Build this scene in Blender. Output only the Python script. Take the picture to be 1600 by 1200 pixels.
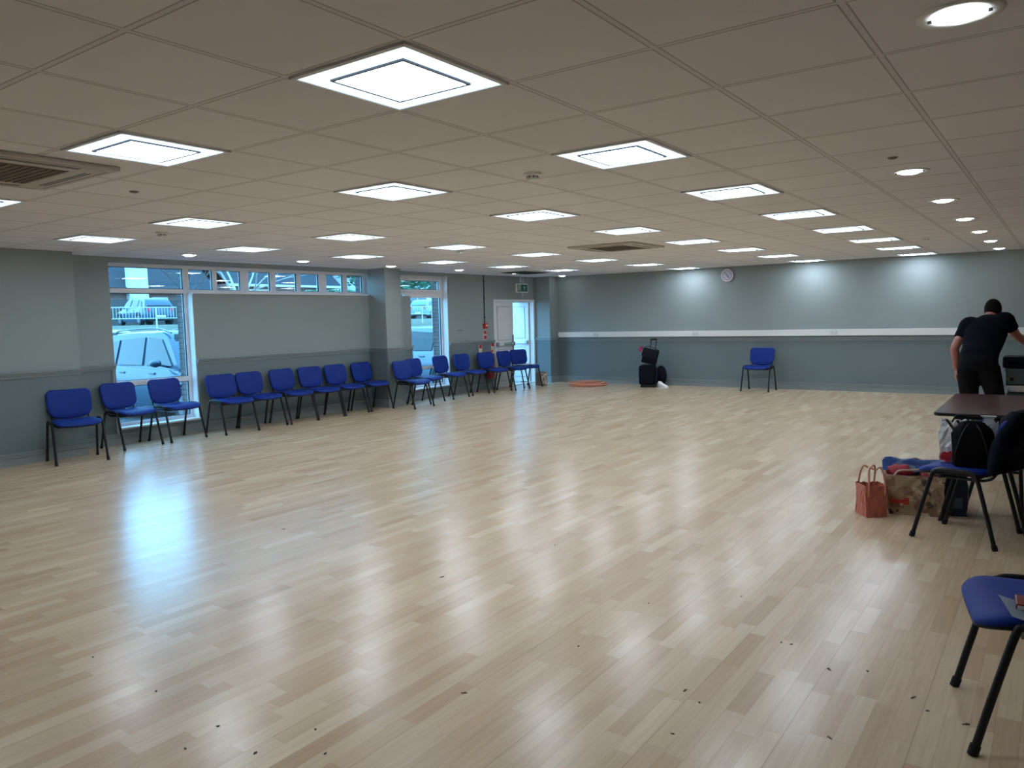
import bpy, bmesh, math, random
from mathutils import Vector, Matrix, Euler

for _o in list(bpy.data.objects):
    bpy.data.objects.remove(_o)
scene = bpy.context.scene
COL = scene.collection
PI = math.pi
R = math.radians
random.seed(7)

# ------------------------------------------------------------------ camera
YAW, PIT, ROL, FPX = -.6233, -.0868, -.0251, 1197.88
CAMZ, CEIL = 1.5296, 2.436
cy, sy, cp, sp = math.cos(YAW), math.sin(YAW), math.cos(PIT), math.sin(PIT)
F = Vector((sy * cp, cy * cp, sp)); Rv = Vector((cy, -sy, 0)); U = Rv.cross(F)
R2 = math.cos(ROL) * Rv + math.sin(ROL) * U
U2 = -math.sin(ROL) * Rv + math.cos(ROL) * U
cam_d = bpy.data.cameras.new('camera')
cam_d.sensor_width = 36; cam_d.sensor_fit = 'HORIZONTAL'
cam_d.lens = FPX / 1600 * 36
cam_d.clip_start = .05; cam_d.clip_end = 400
cam = bpy.data.objects.new('camera', cam_d)
cam.matrix_world = Matrix(((R2.x, U2.x, -F.x, 0), (R2.y, U2.y, -F.y, 0), (R2.z, U2.z, -F.z, CAMZ), (0, 0, 0, 1)))
COL.objects.link(cam); scene.camera = cam

# ------------------------------------------------------------------ world: pale overcast daylight, cool against the room's lamps
world = bpy.data.worlds.new('sky'); scene.world = world; world.use_nodes = True
wn = world.node_tree.nodes; wl = world.node_tree.links
bg = wn['Background']
tc = wn.new('ShaderNodeTexCoord'); sep = wn.new('ShaderNodeSeparateXYZ'); rmp = wn.new('ShaderNodeValToRGB')
wl.new(tc.outputs['Generated'], sep.inputs[0]); wl.new(sep.outputs['Z'], rmp.inputs[0]); wl.new(rmp.outputs[0], bg.inputs['Color'])
rmp.color_ramp.elements[0].position = .0; rmp.color_ramp.elements[0].color = (.27, .66, 1.0, 1)
rmp.color_ramp.elements[1].position = .5; rmp.color_ramp.elements[1].color = (.20, .56, 1.0, 1)
bg.inputs['Strength'].default_value = 9.5

PANEL = 28.0          # radiance of the ceiling panels
SPOT = 22.0
vs = scene.view_settings
vs.view_transform = 'Standard'; vs.look = 'None'; vs.gamma = 1; vs.use_curve_mapping = False
vs.exposure = 0.0
scene.cycles.use_denoising = True
scene.cycles.max_bounces = 10
scene.cycles.diffuse_bounces = 6
scene.cycles.caustics_reflective = False
scene.cycles.caustics_refractive = False
scene.cycles.sample_clamp_indirect = 6

# ------------------------------------------------------------------ materials
MATS = {}
def mat(name, col, rough=.6, metal=0, spec=.5, noise=0, nscale=8, bump=0, bscale=60, emit=None, es=1, coat=0):
    if name in MATS: return MATS[name]
    m = bpy.data.materials.new(name); m.use_nodes = True
    nt = m.node_tree; b = nt.nodes['Principled BSDF']
    b.inputs['Base Color'].default_value = (*col, 1)
    b.inputs['Roughness'].default_value = rough
    b.inputs['Metallic'].default_value = metal
    b.inputs['Specular IOR Level'].default_value = spec
    b.inputs['Coat Weight'].default_value = coat
    if emit:
        b.inputs['Emission Color'].default_value = (*emit, 1); b.inputs['Emission Strength'].default_value = es
    t = nt.nodes.new('ShaderNodeTexCoord')
    if noise:
        n = nt.nodes.new('ShaderNodeTexNoise'); n.inputs['Scale'].default_value = nscale; n.inputs['Detail'].default_value = 4
        r = nt.nodes.new('ShaderNodeMapRange'); r.inputs['To Min'].default_value = 1 - noise; r.inputs['To Max'].default_value = 1 + noise
        x = nt.nodes.new('ShaderNodeVectorMath'); x.operation = 'SCALE'; x.inputs[0].default_value = col
        nt.links.new(t.outputs['Object'], n.inputs['Vector']); nt.links.new(n.outputs[0], r.inputs[0])
        nt.links.new(r.outputs[0], x.inputs['Scale']); nt.links.new(x.outputs[0], b.inputs['Base Color'])
    if bump:
        n = nt.nodes.new('ShaderNodeTexNoise'); n.inputs['Scale'].default_value = bscale; n.inputs['Detail'].default_value = 3
        bu = nt.nodes.new('ShaderNodeBump'); bu.inputs['Strength'].default_value = bump; bu.inputs['Distance'].default_value = .01
        nt.links.new(t.outputs['Object'], n.inputs['Vector']); nt.links.new(n.outputs[0], bu.inputs['Height']); nt.links.new(bu.outputs[0], b.inputs['Normal'])
    MATS[name] = m
    return m

class NT:
    """small helper to write maths in nodes"""
    def __init__(s, m): s.t = m.node_tree
    def n(s, k): return s.t.nodes.new(k)
    def put(s, sock, v):
        if hasattr(v, 'is_output') or isinstance(v, bpy.types.NodeSocket): s.t.links.new(v, sock)
        else: sock.default_value = v
    def m(s, op, a, b=0, c=0):
        x = s.n('ShaderNodeMath'); x.operation = op
        s.put(x.inputs[0], a); s.put(x.inputs[1], b); s.put(x.inputs[2], c); return x.outputs[0]
    def mix(s, f, a, b):
        x = s.n('ShaderNodeMix'); x.data_type = 'RGBA'
        s.put(x.inputs[0], f); s.put(x.inputs[6], a); s.put(x.inputs[7], b); return x.outputs[2]
    def xyz(s):
        t = s.n('ShaderNodeTexCoord'); p = s.n('ShaderNodeSeparateXYZ'); s.t.links.new(t.outputs['Object'], p.inputs[0])
        return t.outputs['Object'], p.outputs
    def comb(s, a, b, c):
        x = s.n('ShaderNodeCombineXYZ'); s.put(x.inputs[0], a); s.put(x.inputs[1], b); s.put(x.inputs[2], c); return x.outputs[0]
    def white(s, v):
        x = s.n('ShaderNodeTexWhiteNoise'); x.noise_dimensions = '3D'; s.t.links.new(v, x.inputs['Vector']); return x.outputs['Value']
    def noise(s, v, sc, det=3):
        x = s.n('ShaderNodeTexNoise'); s.t.links.new(v, x.inputs['Vector']); x.inputs['Scale'].default_value = sc; x.inputs['Detail'].default_value = det; return x.outputs[0]
    def bump(s, h, st, d=.01):
        x = s.n('ShaderNodeBump'); x.inputs['Strength'].default_value = st; x.inputs['Distance'].default_value = d
        s.t.links.new(h, x.inputs['Height']); return x.outputs[0]

def make_floor_mat():
    m = mat('maple_strip_floor', (.5, .4, .3), .3); q = NT(m); b = m.node_tree.nodes['Principled BSDF']
    v, p = q.xyz()
    W = .078
    rx = q.m('DIVIDE', p[0], W); row = q.m('FLOOR', rx)
    rnd = q.white(q.comb(row, 3.7, 0))
    off = q.m('MULTIPLY', rnd, 5.0)
    yy = q.m('ADD', q.m('DIVIDE', p[1], q.m('MULTIPLY_ADD', rnd, .28, .34)), off)
    colm = q.m('FLOOR', yy)
    pr = q.white(q.comb(row, colm, 1.3)); pr2 = q.white(q.comb(colm, row, 8.1))
    # grain stretched along the strip
    g = q.noise(q.comb(q.m('MULTIPLY', p[0], 60), q.m('MULTIPLY', p[1], 3.0), q.m('MULTIPLY', pr, 9)), 1.0, 5)
    g2 = q.noise(v, 1.1, 2)
    ramp = q.n('ShaderNodeValToRGB'); q.put(ramp.inputs[0], pr)
    e = ramp.color_ramp.elements
    e[0].position = 0; e[0].color = (.47, .33, .20, 1)
    e[1].position = 1; e[1].color = (.66, .53, .36, 1)
    for pos, c in ((.10, (.53, .385, .24)), (.35, (.56, .42, .27)), (.75, (.585, .45, .295))):
        k = e.new(pos); k.color = (*c, 1)
    c = q.mix(q.m('MULTIPLY', pr2, .30), ramp.outputs[0], (.57, .40, .275, 1))
    sc = q.m('ADD', q.m('MULTIPLY_ADD', g, .34, .83), q.m('MULTIPLY_ADD', g2, .16, -.08))
    vm = q.n('ShaderNodeVectorMath'); vm.operation = 'SCALE'; q.put(vm.inputs[0], c); q.put(vm.inputs['Scale'], sc)
    fx = q.m('FRACT', rx); fy = q.m('FRACT', yy)
    sx = q.m('LESS_THAN', q.m('MINIMUM', fx, q.m('SUBTRACT', 1, fx)), .012)
    syy = q.m('LESS_THAN', fy, .004)
    seam = q.m('MAXIMUM', sx, syy)
    # wider joints between the laid boards, every seventh strip
    bj = q.m('FRACT', q.m('DIVIDE', p[0], W * 5)); seam2 = q.m('LESS_THAN', bj, .009)
    sm = q.m('MAXIMUM', q.m('MULTIPLY', seam, .22), q.m('MULTIPLY', seam2, .32))
    c2 = q.mix(sm, vm.outputs[0], (.12, .07, .04, 1))
    # grime flecks
    fl = q.noise(v, 42, 2); flk = q.m('MULTIPLY', q.m('GREATER_THAN', fl, .765), .5)
    c3 = q.mix(flk, c2, (.1, .06, .035, 1))
    q.put(b.inputs['Base Color'], c3)
    q.put(b.inputs['Roughness'], q.m('MULTIPLY_ADD', q.noise(v, 3.0, 3), .07, .205))
    b.inputs['Specular IOR Level'].default_value = .42
    h = q.m('ADD', q.m('MULTIPLY', g, .05), q.m('ADD', q.m('MULTIPLY', seam, -.25), q.m('MULTIPLY', pr2, .10)))
    q.put(b.inputs['Normal'], q.bump(h, .10, .004))
    return m

def make_ceiling_mat():
    m = mat('mineral_fibre_tiles', (.5, .5, .5), .95, spec=.15); q = NT(m); b = m.node_tree.nodes['Principled BSDF']
    v, p = q.xyz()
    # the 600 mm grid: object coordinates, origin on a grid crossing
    fx = q.m('FRACT', q.m('DIVIDE', p[0], .6)); fy = q.m('FRACT', q.m('DIVIDE', p[1], .6))
    dx = q.m('MULTIPLY', q.m('MINIMUM', fx, q.m('SUBTRACT', 1, fx)), .6)
    dy = q.m('MULTIPLY', q.m('MINIMUM', fy, q.m('SUBTRACT', 1, fy)), .6)
    d = q.m('MINIMUM', dx, dy)
    bar = q.m('LESS_THAN', d, .0095)
    edge = q.m('MULTIPLY', q.m('GREATER_THAN', d, .0095), q.m('LESS_THAN', d, .0155))
    tid = q.white(q.comb(q.m('FLOOR', q.m('DIVIDE', p[0], .6)), q.m('FLOOR', q.m('DIVIDE', p[1], .6)), .5))
    n = q.noise(v, 260, 2); n2 = q.noise(v, 1.2, 3)
    sc = q.m('ADD', q.m('MULTIPLY_ADD', tid, .05, .93), q.m('MULTIPLY_ADD', n2, .10, -.03))
    sc = q.m('ADD', sc, q.m('MULTIPLY_ADD', n, .10, -.05))
    vm = q.n('ShaderNodeVectorMath'); vm.operation = 'SCALE'; vm.inputs[0].default_value = CEIL_COL; q.put(vm.inputs['Scale'], sc)
    c = q.mix(bar, vm.outputs[0], (*[k * .88 for k in CEIL_COL], 1))
    c = q.mix(q.m('MULTIPLY', edge, .55), c, (.13, .11, .10, 1))
    q.put(b.inputs['Base Color'], c)
    h = q.m('ADD', q.m('MULTIPLY', q.m('GREATER_THAN', d, .0155), 1.0), q.m('MULTIPLY', n, .08))
    q.put(b.inputs['Normal'], q.bump(h, .25, .006))
    return m

def make_wall_mat(name, col, block=True, groove=False):
    m = mat(name, col, .62, spec=.3); q = NT(m); b = m.node_tree.nodes['Principled BSDF']
    v, p = q.xyz()
    n2 = q.noise(v, .9, 3); n3 = q.noise(v, 35, 3)
    sc = q.m('ADD', q.m('MULTIPLY_ADD', n2, .14, .93), q.m('MULTIPLY_ADD', n3, .05, -.025))
    vm = q.n('ShaderNodeVectorMath'); vm.operation = 'SCALE'; vm.inputs[0].default_value = col; q.put(vm.inputs['Scale'], sc)
    q.put(b.inputs['Base Color'], vm.outputs[0])
    h = q.m('MULTIPLY', n3, .25)
    if block:     # painted blockwork courses showing faintly
        s = q.m('ADD', p[0], p[1])
        rz = q.m('DIVIDE', p[2], .1125); row = q.m('FLOOR', rz); fz = q.m('FRACT', rz)
        fs = q.m('FRACT', q.m('ADD', q.m('DIVIDE', s, .45), q.m('MULTIPLY', row, .5)))
        j = q.m('MAXIMUM', q.m('LESS_THAN', fz, .07), q.m('LESS_THAN', fs, .02))
        j = q.m('MULTIPLY', j, q.m('GREATER_THAN', q.noise(v, 2.3, 2), .48))
        h = q.m('SUBTRACT', h, q.m('MULTIPLY', j, .35))
    if groove:    # tongue and groove boarding
        s = q.m('ADD', p[0], p[1]); fs = q.m('FRACT', q.m('DIVIDE', s, .10))
        h = q.m('SUBTRACT', h, q.m('MULTIPLY', q.m('LESS_THAN', fs, .09), 1.0))
    q.put(b.inputs['Normal'], q.bump(h, .45 if groove else .35, .006))
    return m

def make_brick_mat():
    m = mat('outside_brick', (.3, .3, .3), .85); q = NT(m); b = m.node_tree.nodes['Principled BSDF']
    v, p = q.xyz(); s = q.m('ADD', p[0], p[1])
    br = q.n('ShaderNodeTexBrick'); q.put(br.inputs['Vector'], q.comb(s, p[2], 0))
    br.inputs['Scale'].default_value = 1; br.inputs['Brick Width'].default_value = .225; br.inputs['Row Height'].default_value = .075
    br.inputs['Mortar Size'].default_value = .006
    br.inputs['Color1'].default_value = (.16, .11, .10, 1); br.inputs['Color2'].default_value = (.12, .085, .08, 1); br.inputs['Mortar'].default_value = (.03, .03, .03, 1)
    q.put(b.inputs['Base Color'], br.outputs['Color'])
    return m

def make_glass():
    m = bpy.data.materials.new('window_glass'); m.use_nodes = True
    nt = m.node_tree; nt.nodes.clear()
    o = nt.nodes.new('ShaderNodeOutputMaterial'); mx = nt.nodes.new('ShaderNodeMixShader')
    tr = nt.nodes.new('ShaderNodeBsdfTransparent'); gl = nt.nodes.new('ShaderNodeBsdfGlossy')
    tr.inputs[0].default_value = (.90, .97, .98, 1); gl.inputs['Roughness'].default_value = .02
    mx.inputs[0].default_value = .05
    nt.links.new(tr.outputs[0], mx.inputs[1]); nt.links.new(gl.outputs[0], mx.inputs[2]); nt.links.new(mx.outputs[0], o.inputs[0])
    return m

def blotch(name, base, cols, scale=6, rough=.6, seed=0):
    """printed pattern of blotches on a bag"""
    m = mat(name, base, rough); q = NT(m); b = m.node_tree.nodes['Principled BSDF']
    v, p = q.xyz(); c = (*base, 1)
    for i, (k, th) in enumerate(cols):
        vo = q.n('ShaderNodeVectorMath'); vo.operation = 'ADD'; q.put(vo.inputs[0], v); vo.inputs[1].default_value = (i * 3.1 + seed, i * 1.7, i * 5.3)
        n = q.noise(vo.outputs[0], scale, 2)
        c = q.mix(q.m('GREATER_THAN', n, th), c, (*k, 1))
    q.put(b.inputs['Base Color'], c)
    return m

CEIL_COL = (.80, .81, .87)
M_floor = make_floor_mat(); M_ceil = make_ceiling_mat()
M_wall = make_wall_mat('sage_grey_wall_paint', (.275, .32, .32))
M_dado = make_wall_mat('darker_grey_dado_boarding', (.155, .20, .215), block=False, groove=True)
M_rail = mat('grey_painted_moulding', (.235, .28, .29), .35)
M_brick = make_brick_mat(); M_glass = make_glass()
M_upvc = mat('white_upvc', (.78, .78, .80), .35)
M_white = mat('white_plastic', (.78, .79, .78), .4)
M_dkseal = mat('dark_rubber_seal', (.015, .02, .03), .6)
M_black = mat('black_plastic', (.008, .008, .010), .5, spec=.3)
M_blackmetal = mat('black_powder_coated_steel', (.007, .007, .008), .4, spec=.35)
M_blue = mat('royal_blue_woven_fabric', (.002, .026, .235), .6, spec=.28, noise=.12, nscale=120, bump=.2, bscale=500)
M_frame = mat('luminaire_white_frame', (.75, .77, .8), .5)
M_panel = mat('lit_light_panel', (.9, .9, .9), .5, emit=(.80, .93, 1.08), es=PANEL)
M_panel2 = mat('lit_light_panel_border', (.9, .9, .9), .5, emit=(.66, .86, 1.0), es=1.5)
M_seam = mat('panel_seam_grey', (.16, .19, .24), .6)
M_spot = mat('lit_downlight', (.9, .9, .9), .5, emit=(.88, .95, 1.0), es=SPOT)
M_chrome = mat('brushed_metal', (.5, .5, .52), .3, metal=1)
M_red = mat('red_plastic', (.5, .015, .02), .4)
M_green = mat('safety_green', (.0, .16, .08), .5)

# ------------------------------------------------------------------ mesh helpers
def link(name, bm, m=None, parent=None, smooth=False, mats=None):
    me = bpy.data.meshes.new(name); bmesh.ops.recalc_face_normals(bm, faces=bm.faces[:]); bm.to_mesh(me); bm.free()
    for k in (mats or [m]):
        if k: me.materials.append(k)
    if smooth:
        for pl in me.polygons: pl.use_smooth = True
        try: me.set_sharp_from_angle(angle=R(50))
        except Exception: pass
    o = bpy.data.objects.new(name, me); COL.objects.link(o)
    if parent: o.parent = parent
    return o
def B(): return bmesh.new()
def box(bm, x0, x1, y0, y1, z0, z1, mi=0, bevel=0, M=None):
    r = bmesh.ops.create_cube(bm, size=1)
    vs_ = r['verts']
    for v in vs_:
        v.co = Vector((x0 + (v.co.x + .5) * (x1 - x0), y0 + (v.co.y + .5) * (y1 - y0), z0 + (v.co.z + .5) * (z1 - z0)))
    fs = set(f for v in vs_ for f in v.link_faces)
    for f in fs: f.material_index = mi
    if bevel:
        es = set(e for v in vs_ for e in v.link_edges)
        rr = bmesh.ops.bevel(bm, geom=list(es), offset=bevel, segments=2, affect='EDGES', profile=.6)
        vs_ = list(set(v for f in rr['faces'] for v in f.verts) | set(v for v in vs_ if v.is_valid))
    if M is not None:
        bmesh.ops.transform(bm, matrix=M, verts=[v for v in vs_ if v.is_valid])
    return vs_
def frame_of(d):
    d = d.normalized(); a = Vector((0, 0, 1)) if abs(d.z) < .9 else Vector((1, 0, 0))
    x = a.cross(d).normalized(); return x, d.cross(x)
def tube(bm, pts, r, n=8, cap=True, closed=False):
    pts = [Vector(p) for p in pts]; N = len(pts)
    rs = list(r) if isinstance(r, (list, tuple)) else [r] * N
    if len(rs) != N:
        q = rs; rs = []
        for i in range(N):
            f = i / (N - 1) * (len(q) - 1); k = min(int(f), len(q) - 2); rs.append(q[k] * (1 - f + k) + q[k + 1] * (f - k))
    rings = []; px = None
    for i, p in enumerate(pts):
        if closed: d = pts[(i + 1) % N] - pts[i - 1]
        else: d = (pts[min(i + 1, N - 1)] - pts[max(i - 1, 0)])
        if d.length < 1e-9: d = Vector((0, 0, 1))
        d.normalize()
        if px is None: x, y = frame_of(d)
        else:
            x = (px - d * px.dot(d)); x.normalize(); y = d.cross(x)
        px = x
        rings.append([bm.verts.new(p + (x * math.cos(2 * PI * k / n) + y * math.sin(2 * PI * k / n)) * rs[i]) for k in range(n)])
    for i in range(N if closed else N - 1):
        a, b = rings[i], rings[(i + 1) % N]
        for k in range(n): bm.faces.new((a[k], a[(k + 1) % n], b[(k + 1) % n], b[k]))
    if cap and not closed:
        bm.faces.new(rings[0][::-1]); bm.faces.new(rings[-1])
    return rings
def loft(bm, rings, cap=True, closed=True, mi=0):
    vr = [[bm.verts.new(p) for p in r] for r in rings]
    for a, b in zip(vr[:-1], vr[1:]):
        n = len(a)
        for k in range(n if closed else n - 1):
            f = bm.faces.new((a[k], a[(k + 1) % n], b[(k + 1) % n], b[k])); f.material_index = mi
    if cap:
        for rr in (vr[0][::-1], vr[-1]):
            f = bm.faces.new(rr); f.material_index = mi
    return vr
def lathe(bm, prof, c=(0, 0, 0), n=24):
    ends = prof[0][0] < .002 and prof[-1][0] < .002
    rings = [[Vector(c) + Vector((r * math.cos(2 * PI * k / n), r * math.sin(2 * PI * k / n), z)) for k in range(n)] for r, z in prof]
    return loft(bm, rings, cap=ends)
def prism(bm, poly, d, M=None, mi=0):
    """poly in xy extruded along z by d"""
    a = [bm.verts.new((x, y, 0)) for x, y in poly]; b = [bm.verts.new((x, y, d)) for x, y in poly]
    n = len(poly); fs = [bm.faces.new(a[::-1]), bm.faces.new(b)]
    for k in range(n): fs.append(bm.faces.new((a[k], a[(k + 1) % n], b[(k + 1) % n], b[k])))
    for f in fs: f.material_index = mi
    if M is not None: bmesh.ops.transform(bm, matrix=M, verts=a + b)
def bez(pts, n=8):
    """smooth polyline through points (Catmull-Rom)"""
    P = [Vector(p) for p in pts]; out = []
    Q = [P[0]] + P + [P[-1]]
    for i in range(1, len(Q) - 2):
        for k in range(n):
            t = k / n; a, b, c, d = Q[i - 1:i + 3]
            out.append(.5 * ((2 * b) + (c - a) * t + (2 * a - 5 * b + 4 * c - d) * t * t + (3 * b - a - 3 * c + d) * t ** 3))
    out.append(P[-1]); return out
def tag(o, label=None, cat=None, group=None, kind=None):
    if label: o['label'] = label
    if cat: o['category'] = cat
    if group: o['group'] = group
    if kind: o['kind'] = kind
    return o
def thing(name, label, cat, loc=(0, 0, 0), rz=0, group=None):
    o = bpy.data.objects.new(name, None); COL.objects.link(o)
    o.empty_display_size = .05
    o.location = loc; o.rotation_euler = (0, 0, rz); return tag(o, label, cat, group)
def copy_tree(o, parent=None, table=None):
    table = table if table is not None else KIDS
    c = o.copy(); COL.objects.link(c)
    c.parent = parent
    for ch in list(table.get(o.name, [])): copy_tree(ch, c, table)
    return c
KIDS = {}
def index_kids():
    KIDS.clear()
    for o in bpy.data.objects:
        if o.parent: KIDS.setdefault(o.parent.name, []).append(o)
def struct(name, bm, m=None, mats=None, parent=None, smooth=False):
    o = link(name, bm, m, parent, smooth, mats)
    if not parent: o['kind'] = 'structure'
    return o

# ------------------------------------------------------------------ room shell
XL, XP, XF, YB = -10.0, -9.58, -10.2, 15.24      # recess wall, pier face, window frame plane, back wall
XR, YF = 3.6, -3.4
DADO = 1.0
bm = B(); box(bm, -10.45, XR + .2, YF - .2, YB + .2, -.12, 0); struct('floor', bm, M_floor)
# ceiling, object origin on a crossing of its grid
gx, gy = -(0 - (-2.9401)) * .6, (0 - (-3.1718)) * .6
bm = B(); box(bm, -10.45 - gx, XR + .2 - gx, YF - .2 - gy, YB + .2 - gy, 0, .1)
c = struct('ceiling', bm, M_ceil); c.location = (gx, gy, CEIL)
SILL, HEAD, STRIP = .21, 2.375, 1.975
W1a, W1b, W2b = 5.08, 6.24, 9.72
P1a, P1b = 9.62, 10.01          # pier
W3a, W3b = 10.70, 11.78
D1a, D1b, DH = 13.28, 14.86, 1.925
def wall_boxes(bm, x0, x1, mi=0):
    e = []
    e.append((YF, W1a, 0, CEIL))
    e.append((W1a, W1b, 0, SILL))
    e.append((W1b, W2b, 0, STRIP))
    e.append((W1a, W2b, HEAD, CEIL))
    e.append((W2b, 10.25, 0, CEIL))
    e.append((10.25, W3a, 0, STRIP))
    e.append((W3a, W3b, 0, SILL))
    e.append((10.25, W3b, HEAD, CEIL))
    e.append((W3b, D1a, 0, CEIL))
    e.append((D1a, D1b, DH, CEIL))
    e.append((D1b, YB, 0, CEIL))
    for a, b, z0, z1 in e: box(bm, x0, x1, a, b, z0, z1, mi)
bm = B(); wall_boxes(bm, XF, XL)
box(bm, XL, XP, YF, 4.45, 0, CEIL)
box(bm, XL, XP, P1a, P1b, 0, CEIL)
box(bm, XL, XP, D1b + .02, YB, 0, CEIL)
struct('wall_left', bm, M_wall)
bm = B(); wall_boxes(bm, -10.42, XF - .001)
struct('wall_outside', bm, M_brick)
bm = B(); box(bm, XF, XR, YB, YB + .2, 0, CEIL); struct('wall_back', bm, M_wall)
bm = B(); box(bm, XR, XR + .2, YF, YB, 0, CEIL); struct('wall_right', bm, M_wall)
bm = B(); box(bm, XF, XR, YF - .2, YF, 0, CEIL); struct('wall_front', bm, M_wall)

# dado boarding + rails + skirtings
T = .012
segL = [(XP, YF, 4.45), (XL, 4.462, W1a), (XL, W1b, P1a), (XP, P1a, P1b), (XL, P1b, W3a), (XL, W3b, D1a)]
bm = B()
for x, a, b in segL: box(bm, x, x + T, a, b, 0, DADO)
box(bm, XL, XP, P1a - T, P1a, 0, DADO); box(bm, XL, XP + T, D1b + .02 - T, D1b + .02, 0, DADO)
box(bm, XP, XP + T, D1b + .02, YB - T, 0, DADO)
box(bm, XL, XL + T, W1a, W1b, 0, SILL - .02); box(bm, XL, XL + T, W3a, W3b, 0, SILL - .02)
struct('trim_1', bm, M_dado)
bm = B(); box(bm, XP, XR, YB - T, YB, 0, DADO); struct('trim_2', bm, M_dado)
def rail_profile(bm, x, a, b, z0, steps):
    for dx, z1, z2 in steps: box(bm, x, x + dx, a, b, z0 + z1, z0 + z2)
RS = [(.026, 0, .022), (.016, .022, .028), (.040, .028, .046), (.026, .046, .052), (.054, .052, .068)]
SS = [(.022, 0, .085), (.012, .085, .092), (.032, .092, .112), (.016, .112, .120), (.024, .120, .140)]
bm = B()
for i, (x, a, b) in enumerate(segL):
    rail_profile(bm, x, a, b, DADO - .02, RS)
for d, z1, z2 in RS:
    box(bm, XL, XP + d, P1a - d, P1a, DADO - .02 + z1, DADO - .02 + z2)
    box(bm, XL, XP + d, D1b + .02 - d, D1b + .02, DADO - .02 + z1, DADO - .02 + z2)
    box(bm, XP, XP + d, D1b + .02, YB, DADO - .02 + z1, DADO - .02 + z2)
# upright ends of the rail at the windows
for y0, y1 in ((W1a - .05, W1a - .012), (W3a - .05, W3a - .012)):
    box(bm, XL, XL + .03, y0, y1, .145, DADO - .02)
struct('trim_3', bm, M_rail)
bm = B()
for d, z1, z2 in RS: box(bm, XP, XR, YB - d, YB, DADO - .06 + z1, DADO - .06 + z2)
struct('trim_4', bm, M_rail)
bm = B()
for x, a, b in segL + [(XL, W1a, W1b), (XL, W3a, W3b)]: rail_profile(bm, x + .0, a, b, 0, [(d + T, z1, z2) for d, z1, z2 in SS])
for d, z1, z2 in SS:
    d += T
    box(bm, XL, XP + d, P1a - d, P1a, z1, z2); box(bm, XL, XP + d, D1b + .02 - d, D1b + .02, z1, z2)
    box(bm, XP, XP + d, D1b + .02, YB, z1, z2)
struct('baseboard_left', bm, M_rail)
bm = B()
for d, z1, z2 in SS: box(bm, XP, XR, YB - d - T, YB, z1, z2)
struct('baseboard_back', bm, M_rail)

# ------------------------------------------------------------------ windows
FX0, FX1 = XF, XF + .065      # frame depth
def rect_frame(bm, y0, y1, z0, z1, w, x0=FX0, x1=FX1):
    box(bm, x0, x1, y0, y0 + w, z0, z1, bevel=.004); box(bm, x0, x1, y1 - w, y1, z0, z1, bevel=.004)
    box(bm, x0, x1, y0 + w, y1 - w, z1 - w, z1, bevel=.004); box(bm, x0, x1, y0 + w, y1 - w, z0, z0 + w, bevel=.004)
def window(n, y0, y1, z0, z1, panes, w=.05):
    """panes: list of (y0,y1,z0,z1,opening?)"""
    bm = B(); rect_frame(bm, y0, y1, z0, z1, w)
    root = struct('window_%d' % n, bm, M_upvc)
    for (a, b, c_, d, op) in panes:
        if op:
            s = B(); rect_frame(s, a, b, c_, d, .045, FX0 + .01, FX1 + .02)
            sash = link('sash', s, M_upvc, root)
            a += .045; b -= .045; c_ += .045; d -= .045
        else: sash = root
        s = B(); rect_frame(s, a, b, c_, d, .008, FX0 + .022, FX0 + .050)
        link('seal', s, M_dkseal, sash)
        s = B(); box(s, FX0 + .028, FX0 + .034, a + .004, b - .004, c_ + .004, d - .004)
        link('pane', s, M_glass, sash)
    return root
TR = 2.01
w = window(1, W1a, W1b, SILL, HEAD, [(W1a + .05, W1b - .05, TR + .03, HEAD - .05, 0), (W1a + .05, W1b - .05, .81, TR - .03, 0), (W1a + .05, W1b - .05, SILL + .05, .74, 0)])
bm = B(); box(bm, FX0, FX1, W1a + .05, W1b - .05, TR - .03, TR + .03, bevel=.004); box(bm, FX0, FX1, W1a + .05, W1b - .05, .74, .81, bevel=.004); link('transom', bm, M_upvc, w)
bm = B(); box(bm, FX1 - .01, XL + .035, W1a - .0, W1b + .0, SILL - .02, SILL + .004, bevel=.004); link('window_sill', bm, M_upvc, w)
# strip
ys = [6.245, 6.691, 7.198, 7.718, 8.218, 8.718, 9.215, 9.70]
panes = [(ys[i], ys[i + 1], STRIP + .05, HEAD - .04, 0) for i in range(7)]
P2 = [(6.25, 6.66), (6.73, 7.13), (7.27, 7.67), (7.77, 8.18), (8.26, 8.64), (8.80, 9.17), (9.265, 9.63)]
w = window(2, W1b, W2b, STRIP, HEAD, [(a, b, STRIP + .06, HEAD - .05, 0) for a, b in P2], w=.04)
bm = B()
prev = None
for (a, b), (a2, b2) in zip(P2[:-1], P2[1:]):
    box(bm, FX0, FX1 - .002, b, a2, STRIP + .04, HEAD - .04, bevel=.004)
box(bm, FX0, FX1 - .002, P2[-1][1], W2b - .04, STRIP + .04, HEAD - .04)
box(bm, FX0 + .003, FX1 - .004, W1b + .03, W2b - .04, STRIP + .04, STRIP + .062); box(bm, FX0 + .003, FX1 - .004, W1b + .03, W2b - .04, HEAD - .052, HEAD - .04)
link('mullion', bm, M_upvc, w)
bm = B(); box(bm, FX1 - .01, XL + .03, W1b + .002, W2b - .11, STRIP - .001, STRIP + .022, bevel=.003); link('window_sill', bm, M_upvc, w)
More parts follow.
